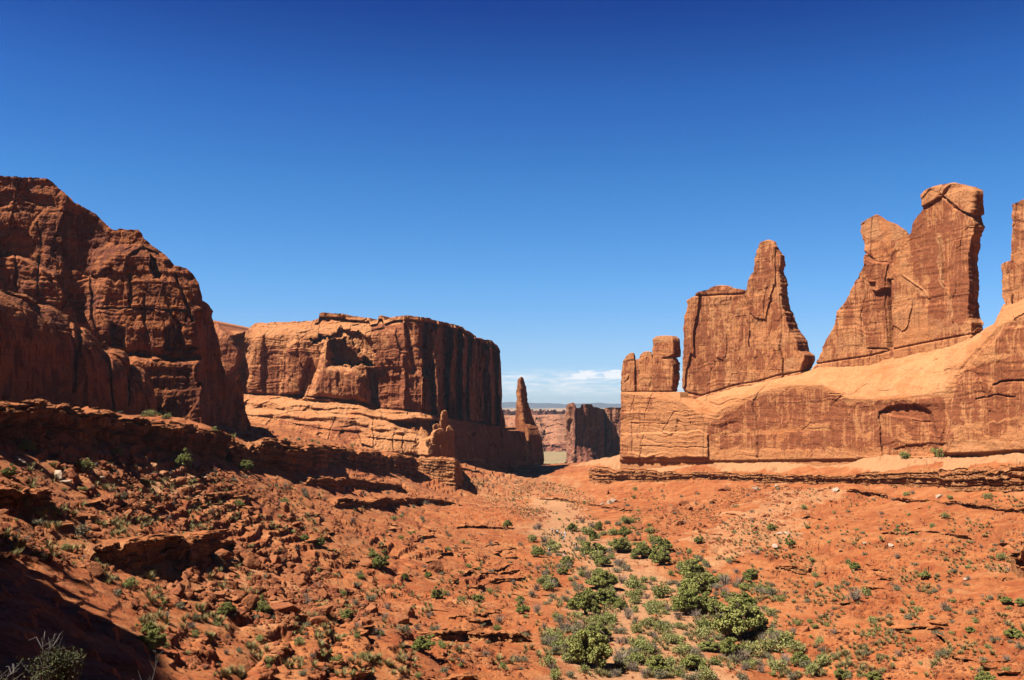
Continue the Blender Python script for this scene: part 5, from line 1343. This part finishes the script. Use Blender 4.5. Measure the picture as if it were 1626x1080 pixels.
def stone(V, rg, cuts=9, rough=.06):
    """a block cut by random planes"""
    r = np.full(len(V), 9.0)
    for _ in range(cuts):
        n_ = rg.normal(size=3) * np.array([1, 1, .8]); n_ /= np.linalg.norm(n_); d = V @ n_
        r = np.minimum(r, np.where(d > .08, rg.uniform(.42, .62) / np.maximum(d, .08), 9))
    r = np.minimum(r, .85)
    P = V * r[:, None] * rg.uniform(.7, 1.15, 3)
    if rough: P = P * (1 + rough * fbm(P[:, 0] * 4, P[:, 1] * 4, P[:, 2] * 4 + rg.uniform(0, 50), 7, 3))[:, None]
    return P
def boulder_mesh(k, mat):
    rg = np.random.default_rng(700 + k); P = stone(ICO3[0], rg)
    o = put_mesh('boulder_mesh', P, None, ICO3[1], mat, smooth=False, attrs={'varnish': np.full(len(P), rg.uniform(.1, .5)), 'fresh': np.full(len(P), rg.uniform(0, .5))})
    me = o.data; bpy.data.objects.remove(o); return me
M_PALE = plain('pale_stone', (0.95, 0.66, 0.47, 1))
BLD = [boulder_mesh(k, BOULDER) for k in range(12)]; BLP = [boulder_mesh(40 + k, M_PALE) for k in range(4)]
def boulder(px, py, w, label, group=None, pale=False, flat=1.0, tall=1.0):
    p = hit1(px, py); s = w / FPX * p[1]
    o = bpy.data.objects.new('boulder', rnd.choice(BLP if pale else BLD)); COL.objects.link(o)
    o.location = (p[0], p[1], p[2] + .12 * s * tall); o.rotation_euler = (rnd.uniform(-.35, .35), rnd.uniform(-.35, .35), rnd.uniform(0, 6.28))
    o.scale = (s, s * rnd.uniform(.7, 1), s * rnd.uniform(.6, .85) * flat * tall)
    return tag(o, label, 'boulder', group)
BL = [
 (398,898,24,1.5,'tall dark split boulder at the top of the boulder field'),(416,892,26,.8,'broad flat-topped boulder beside the split one at the top of the boulder field'),(379,877,30,.8,'rounded boulder crowning the boulder field'),(436,893,16,1.4,'upright boulder at the top right of the boulder field'),
 (301,888,20,1.1,'smooth boulder standing in the mouth of the gully'),(285,884,10,1.6,'thin pointed stone just left of the smooth gully boulder'),(396,962,20,1.6,'pointed pale boulder at the lower edge of the boulder field, beside a dark juniper'),(380,944,16,1.2,'boulder just above the pointed pale one'),
 (515,948,20,1.1,'light rounded boulder on the right of the boulder field'),(515,968,26,.7,'long low boulder under the light rounded one'),(508,990,18,1.2,'leaning boulder at the lower right of the boulder field'),(478,925,26,.7,'boulder in the middle right of the boulder field'),
 (450,962,44,.45,'long dark slab lying across the boulder field'),(690,902,28,.8,'brown boulder with a black shadow in the middle of the left slope'),(582,895,20,.8,'red boulder left of the leafy juniper'),(452,808,18,1.0,'round tan boulder on the upper left slope'),
 (340,788,14,1,'boulder stuck in the slope under the crumbling ledge'),(148,838,18,.8,'tan boulder on the far left slope'),(150,905,26,.9,'light cut boulder at the edge of the dark gully'),(650,976,18,1.1,'two-tone boulder where the slope meets the flat'),
 (636,985,26,.9,'rounded boulder left of the two-tone one'),(588,970,20,1.1,'dark boulder at the right end of the field'),(828,1002,24,.9,'round red boulder on the ledge near the bottom centre'),(1012,838,15,1.0,'dark red boulder behind the upper thicket'),
 (1004,856,16,.8,'boulder below the dark red one behind the upper thicket'),(1068,812,15,.9,'brown square boulder on the fan of stones right of the wash'),(1076,832,16,.7,'slanting boulder below the square one on the fan'),(1040,980,11,.9,'lone red stone beside the trail'),
 (1150,777,15,.9,'tan slab leaning under the layered ledge'),(1280,1000,14,.8,'red boulder low on the right slope'),(1303,978,16,.7,'flat red boulder on the lower right slope'),(515,905,14,.9,'small boulder left of the bare bank'),
]
for (a, b, c, t_, lab) in BL: boulder(a, b + c * .15, c, lab, tall=t_)
WL = [(956,802,7,'round white boulder, left one of the white group below the layered ledge'),(968,800,10,'long white boulder in the middle of the white group'),(976,797,8,'white boulder at the right end of the white group'),(1200,778,9,'white block under the layered ledge above the stone fan'),(1233,773,8,'white boulder right of the block under the layered ledge'),
      (1231,868,10,'pale boulder on the middle of the right slope'),(1238,849,7,'small white stone uphill of the pale boulder on the right slope'),(1249,848,8,'white stone beside a juniper on the right slope'),(1372,864,8,'white boulder left of a pair on the upper right slope'),(1413,867,7,'white boulder right of a pair on the upper right slope'),
      (1335,876,7,'tan-white stone left of the white pair'),(29,733,16,'pale boulder at the far left under the rim'),(92,757,20,'whitish slab on the left slope beside the bright green shrub'),(106,768,14,'pale slab below the whitish one on the left slope'),(513,936,6,'tiny white stone above the light rounded boulder'),(1326,780,9,'pale slab under the ledge on the right'),(1491,790,10,'light boulder under the right part of the layered ledge'),(1534,921,7,'pinkish stone on the smooth right slope')]
for (a, b, c, lab) in WL: boulder(a, b, c, lab, pale=True, flat=.8)
Z_FIELD = [(255, 905), (300, 880), (375, 860), (440, 870), (560, 940), (620, 980), (560, 1005), (470, 985), (350, 975), (270, 940)]
Z_RUB = [(90, 740), (180, 715), (330, 735), (500, 790), (560, 850), (420, 850), (270, 835), (130, 800)]
Z_FAN = [(1000, 860), (1075, 800), (1200, 770), (1290, 775), (1230, 860), (1080, 872)]
Z_PAL = [(160, 735), (300, 722), (345, 765), (250, 790), (150, 775)]
for zone, n, lo, hi, lab, g in ((Z_FIELD, 120, 5, 15, 'fallen block in the boulder field below the gully wall', 'fallen blocks of the boulder field'), (Z_RUB, 60, 4, 11, 'stone in the rubble under the left rim', 'rubble under the rim'),
                                (Z_FAN, 50, 3, 8, 'stone on the fan right of the upper thicket', 'stones of the fan'), (Z_PAL, 0, 3, 7, '', ''), (Z_WASH, 18, 3, 7, 'small red stone in the wash', 'stones in the wash'), (Z_RIGHT, 30, 3, 8, 'red stone on the right slope', 'stones on the right slope')):
    for (x, y) in inside(zone, n): boulder(x, y, rnd.uniform(lo, hi) * (1 if rnd.random() < .85 else 1.4), lab, g, flat=rnd.uniform(.6, 1.2))
for (x, y) in inside(Z_PAL, 32): boulder(x, y, rnd.uniform(3, 7), 'pale stone in the light rubble patch under the left rim', 'pale rubble under the rim', pale=rnd.random() < .7)
# pebbles
def pebbles():
    rg = np.random.default_rng(77); T = [stone(ICO0[0], rg, 5, 0) for _ in range(8)]; F = ICO0[1]
    Vs, Fs, b0 = [], [], 0
    for zone, n, lo, hi in ((Z_LEFT, 5200, .06, .34), (Z_FIELD, 1500, .10, .55), (Z_RUB, 1500, .10, .55), (Z_RIGHT, 4200, .07, .3), (Z_FAN, 1500, .12, .5), (Z_HEAD, 1200, .15, .5), (Z_WASH, 900, .1, .3)):
        xs = [p[0] for p in zone]; ys = [p[1] for p in zone]
        q = rg.uniform((min(xs), min(ys)), (max(xs), max(ys)), (n * 3, 2)); q = q[inpoly(q[:, 0], q[:, 1], zone)]
        q = q[(fbm(q[:, 0] / 34, q[:, 1] / 16, 0, 93, 4) > -.1)][:n]
        P, ok = hit(q[:, 0], q[:, 1]); P = P[ok]
        sc_ = rg.uniform(0, 1, len(P)) ** 4 * (hi - lo) + lo
        for p, s_ in zip(P, sc_):
            V = T[rg.integers(8)] * s_ * rg.uniform(.7, 1.6, 3) * 1.4
            Vs.append(V + p + (0, 0, s_ * .2)); Fs.append(F + b0); b0 += len(V)
    V = np.vstack(Vs); tag(put_mesh('loose_stones', V, None, np.vstack(Fs), BOULDER, smooth=False, attrs={'varnish': np.repeat(rg.uniform(.1, .8, len(V) // 12), 12), 'fresh': np.repeat(rg.uniform(0, .45, len(V) // 12), 12)}), 'loose stones strewn over the slopes', 'stones', kind='stuff')
pebbles()

# ------------------------------------------------------------------ bushes close to the camera
def near_bush(px, D, top_py, w, label, leafy=True, seed=0):
    rg = np.random.default_rng(900 + seed)
    c = at(px, top_py, D); gz = float(rbf(c[0], c[1])) - .1
    gz = float(ground_z(c[0], c[1])); h = c[2] - gz
    t = empty('twiggy_bush', (c[0], c[1], gz)); tw, tips = [], []
    for i_ in range(9 if leafy else 4):
        a_ = rg.uniform(0, 6.28); d = np.array([math.cos(a_), math.sin(a_), 0]) * w * rg.uniform(.1, .5); hh = h * (rg.uniform(.78, .97) if i_ else 1.0)
        pts = [np.array([0, 0, -.1])] + [np.array([d[0] * k, d[1] * k, hh * k]) + rg.normal(size=3) * .035 * k for k in (.3, .55, .75, .9, 1)]
        tw.append(tube(pts, [.03, .022, .016, .011, .007, .003], 5))
        for k in range(12 if leafy else 7):
            f = rg.uniform(.55, .97); j = int(f * 5); b0 = pts[j] + (pts[min(j + 1, 5)] - pts[j]) * (f * 5 - j)
            e_ = b0 + np.array([rg.normal() * .11, rg.normal() * .11, rg.uniform(.04, .26)]) * (1 if leafy else .8)
            m_ = (b0 + e_) / 2 + rg.normal(size=3) * .02
            if e_[2] > h: e_[2] = h
            tw.append(tube([b0, m_, e_], [.006, .004, .002], 4)); tips.append((b0, e_))
    V_, Q_ = join(tw); o = put_mesh('twigs', V_, Q_, None, M_DEAD, t)
    if leafy:
        C = np.vstack([b0 + (e_ - b0) * rg.uniform(.1, 1.1, (46, 1)) + rg.normal(size=(46, 3)) * .045 for b0, e_ in tips])
        C = C[C[:, 2] < h * .93 - .1 * rg.uniform(0, 1, len(C))]
        lv, lq = quads_at(C, .013, rg); put_mesh('leaves', lv, lq, None, M_NEAR, t, smooth=False)
    tag(t, label, 'bush')
M_NEAR = leaf_material('small_olive_leaves', (0.09, 0.10, 0.03, 1), (0.18, 0.18, 0.06, 1), (0.5, 0.46, 0.24, 1))
near_bush(88, 12.0, 1010, .62, 'leafy bush with bare pale twigs on top, close to the camera at bottom left', True, 1)
near_bush(233, 12.5, 1040, .40, 'few bare pale twigs sticking up at the bottom edge, right of the leafy bush', False, 2)
near_bush(0, 12.2, 1066, .30, 'tips of a leafy bush just showing in the bottom left corner', True, 3)

# ------------------------------------------------------------------ hikers
M_SKIN = plain('skin', (0.55, 0.32, 0.22, 1)); M_WHITE = plain('white_cotton', (2.2, 2.2, 2.3, 1)); M_TEAL = plain('teal_cotton', (0.10, 0.45, 0.42, 1))
M_NAVY = plain('dark_cloth', (0.03, 0.035, 0.05, 1)); M_KHAKI = plain('khaki_cloth', (0.35, 0.28, 0.18, 1)); M_HAIR = plain('hair', (0.05, 0.03, 0.02, 1)); M_BLUE = plain('light_blue_cotton', (1.0, 1.3, 1.8, 1))
def skin_mesh(name, V, E, Rr, mat, parent):
    me = bpy.data.meshes.new(name); me.from_pydata(V, E, []); o = bpy.data.objects.new(name, me); COL.objects.link(o)
    o.modifiers.new('skin', 'SKIN'); sub = o.modifiers.new('sub', 'SUBSURF'); sub.levels = 1; sub.render_levels = 1
    if not me.skin_vertices: pass
    for i_, r in enumerate(Rr):
        me.skin_vertices[0].data[i_].radius = (r, r * .85)
    me.skin_vertices[0].data[0].use_root = True
    dg = bpy.context.evaluated_depsgraph_get(); nm = bpy.data.meshes.new_from_object(o.evaluated_get(dg))
    bpy.data.objects.remove(o); nm.materials.clear(); nm.materials.append(mat)
    for pl in nm.polygons: pl.use_smooth = True
    o = bpy.data.objects.new(name, nm); COL.objects.link(o); o.parent = parent; return o
def hiker(px, py, rz, label, top, legs, stride=.22, h=1.75):
    p = hit1(px, py); t = empty('person', tuple(p), rz); t.scale = (h / 1.75,) * 3
    s_ = stride
    B = {'pel': (0, 0, .95), 'ch': (0, .02, 1.28), 'nk': (0, .02, 1.48), 'hd': (0, .03, 1.60), 'ht': (0, .03, 1.71),
         'sl': (-.18, .02, 1.42), 'el': (-.25, -.08 , 1.14), 'wl': (-.24, .06, .92), 'hl': (-.24, .10, .84), 'sr': (.18, .02, 1.42), 'er': (.25, .02, 1.14), 'wr': (.24, .2, .96), 'hr': (.23, .26, .90),
         'pl': (-.09, 0, .90), 'kl': (-.10, s_ * .6, .50), 'al': (-.10, s_, .09), 'tl': (-.10, s_ + .16, .03), 'pr': (.09, 0, .90), 'kr': (.10, -s_ * .2, .50), 'ar': (.10, -s_, .10), 'tr': (.10, -s_ + .15, .03)}
    K = list(B); ix = {k: i_ for i_, k in enumerate(K)}
    rad = dict(pel=.14, ch=.155, nk=.055, hd=.095, ht=.07, sl=.065, el=.045, wl=.032, hl=.035, sr=.065, er=.045, wr=.032, hr=.035, pl=.095, kl=.062, al=.042, tl=.04, pr=.095, kr=.062, ar=.042, tr=.04)
    E = [('pel', 'ch'), ('ch', 'nk'), ('nk', 'hd'), ('hd', 'ht'), ('ch', 'sl'), ('sl', 'el'), ('el', 'wl'), ('wl', 'hl'), ('ch', 'sr'), ('sr', 'er'), ('er', 'wr'), ('wr', 'hr'), ('pel', 'pl'), ('pl', 'kl'), ('kl', 'al'), ('al', 'tl'), ('pel', 'pr'), ('pr', 'kr'), ('kr', 'ar'), ('ar', 'tr')]
    skin_mesh('body', [B[k] for k in K], [(ix[a], ix[b]) for a, b in E], [rad[k] for k in K], M_SKIN, t)
    def sub(name, ks, es, grow, mat, mod=None):
        d = {k: B[k] for k in ks}; d.update(mod or {}); kk = list(d); jx = {k: i_ for i_, k in enumerate(kk)}
        skin_mesh(name, [d[k] for k in kk], [(jx[a], jx[b]) for a, b in es], [rad.get(k, .1) + grow for k in kk], mat, t)
    mid = lambda a, b, f: tuple(B[a][i_] + (B[b][i_] - B[a][i_]) * f for i_ in range(3))
    sub('shirt', ['pel', 'ch', 'sl', 'sr'], [('pel', 'ch'), ('ch', 'sl'), ('ch', 'sr'), ('sl', 'eL'), ('sr', 'eR')], .022, top, {'eL': mid('sl', 'el', .75), 'eR': mid('sr', 'er', .75)})
    sub('trousers', ['pel', 'pl', 'kl', 'pr', 'kr'], [('pel', 'pl'), ('pl', 'kl'), ('kl', 'fL'), ('pel', 'pr'), ('pr', 'kr'), ('kr', 'fR')], .018, legs, {'fL': mid('kl', 'al', .9), 'fR': mid('kr', 'ar', .9)} if legs is not M_KHAKI else {'fL': mid('kl', 'al', .15), 'fR': mid('kr', 'ar', .15)})
    skin_mesh('hair', [(0, .0, 1.66), (0, -.01, 1.73)], [(0, 1)], [.092, .08], M_HAIR, t)
    tag(t, label, 'person', 'hikers walking up the wash')
hiker(877, 848, .3, 'farthest hiker in light blue, walking ahead of the group', M_BLUE, M_NAVY)
hiker(885, 850, .2, 'hiker in white, second from the front of the line', M_WHITE, M_NAVY)
hiker(892, 854, .5, 'hiker in a white shirt on the left of the close pair', M_WHITE, M_KHAKI)
hiker(897, 853, .1, 'hiker in white on the right of the close pair', M_WHITE, M_WHITE, h=1.85)
hiker(895, 860, .4, 'hiker in a teal shirt just below the close pair', M_TEAL, M_WHITE)
hiker(912, 870, .9, 'small hiker in white beside the one in black', M_WHITE, M_KHAKI, h=1.5)
hiker(915, 872, .7, 'hiker in a black top and white trousers', M_NAVY, M_WHITE)
hiker(872, 880, .8, 'hiker in pale blue with dark trousers on the left bank', M_BLUE, M_NAVY)
hiker(896, 884, .6, 'last hiker in a dark top and white trousers', M_NAVY, M_WHITE)


# real reflectances: the colours above are what the sunlit surfaces look like, the rock itself is about half as bright
for m_ in bpy.data.materials:
    b_ = m_.node_tree.nodes.get('Principled BSDF') if m_.node_tree else None
    if b_ is None: continue
    i_ = b_.inputs['Base Color']
    if i_.is_linked:
        src = i_.links[0].from_socket; t_ = NT(m_.node_tree)
        t_.put(i_, t_.mix(1.0, src, (ALBEDO, ALBEDO, ALBEDO, 1), 'MULTIPLY'))
    else:
        c_ = i_.default_value; i_.default_value = (c_[0] * ALBEDO, c_[1] * ALBEDO, c_[2] * ALBEDO, 1)
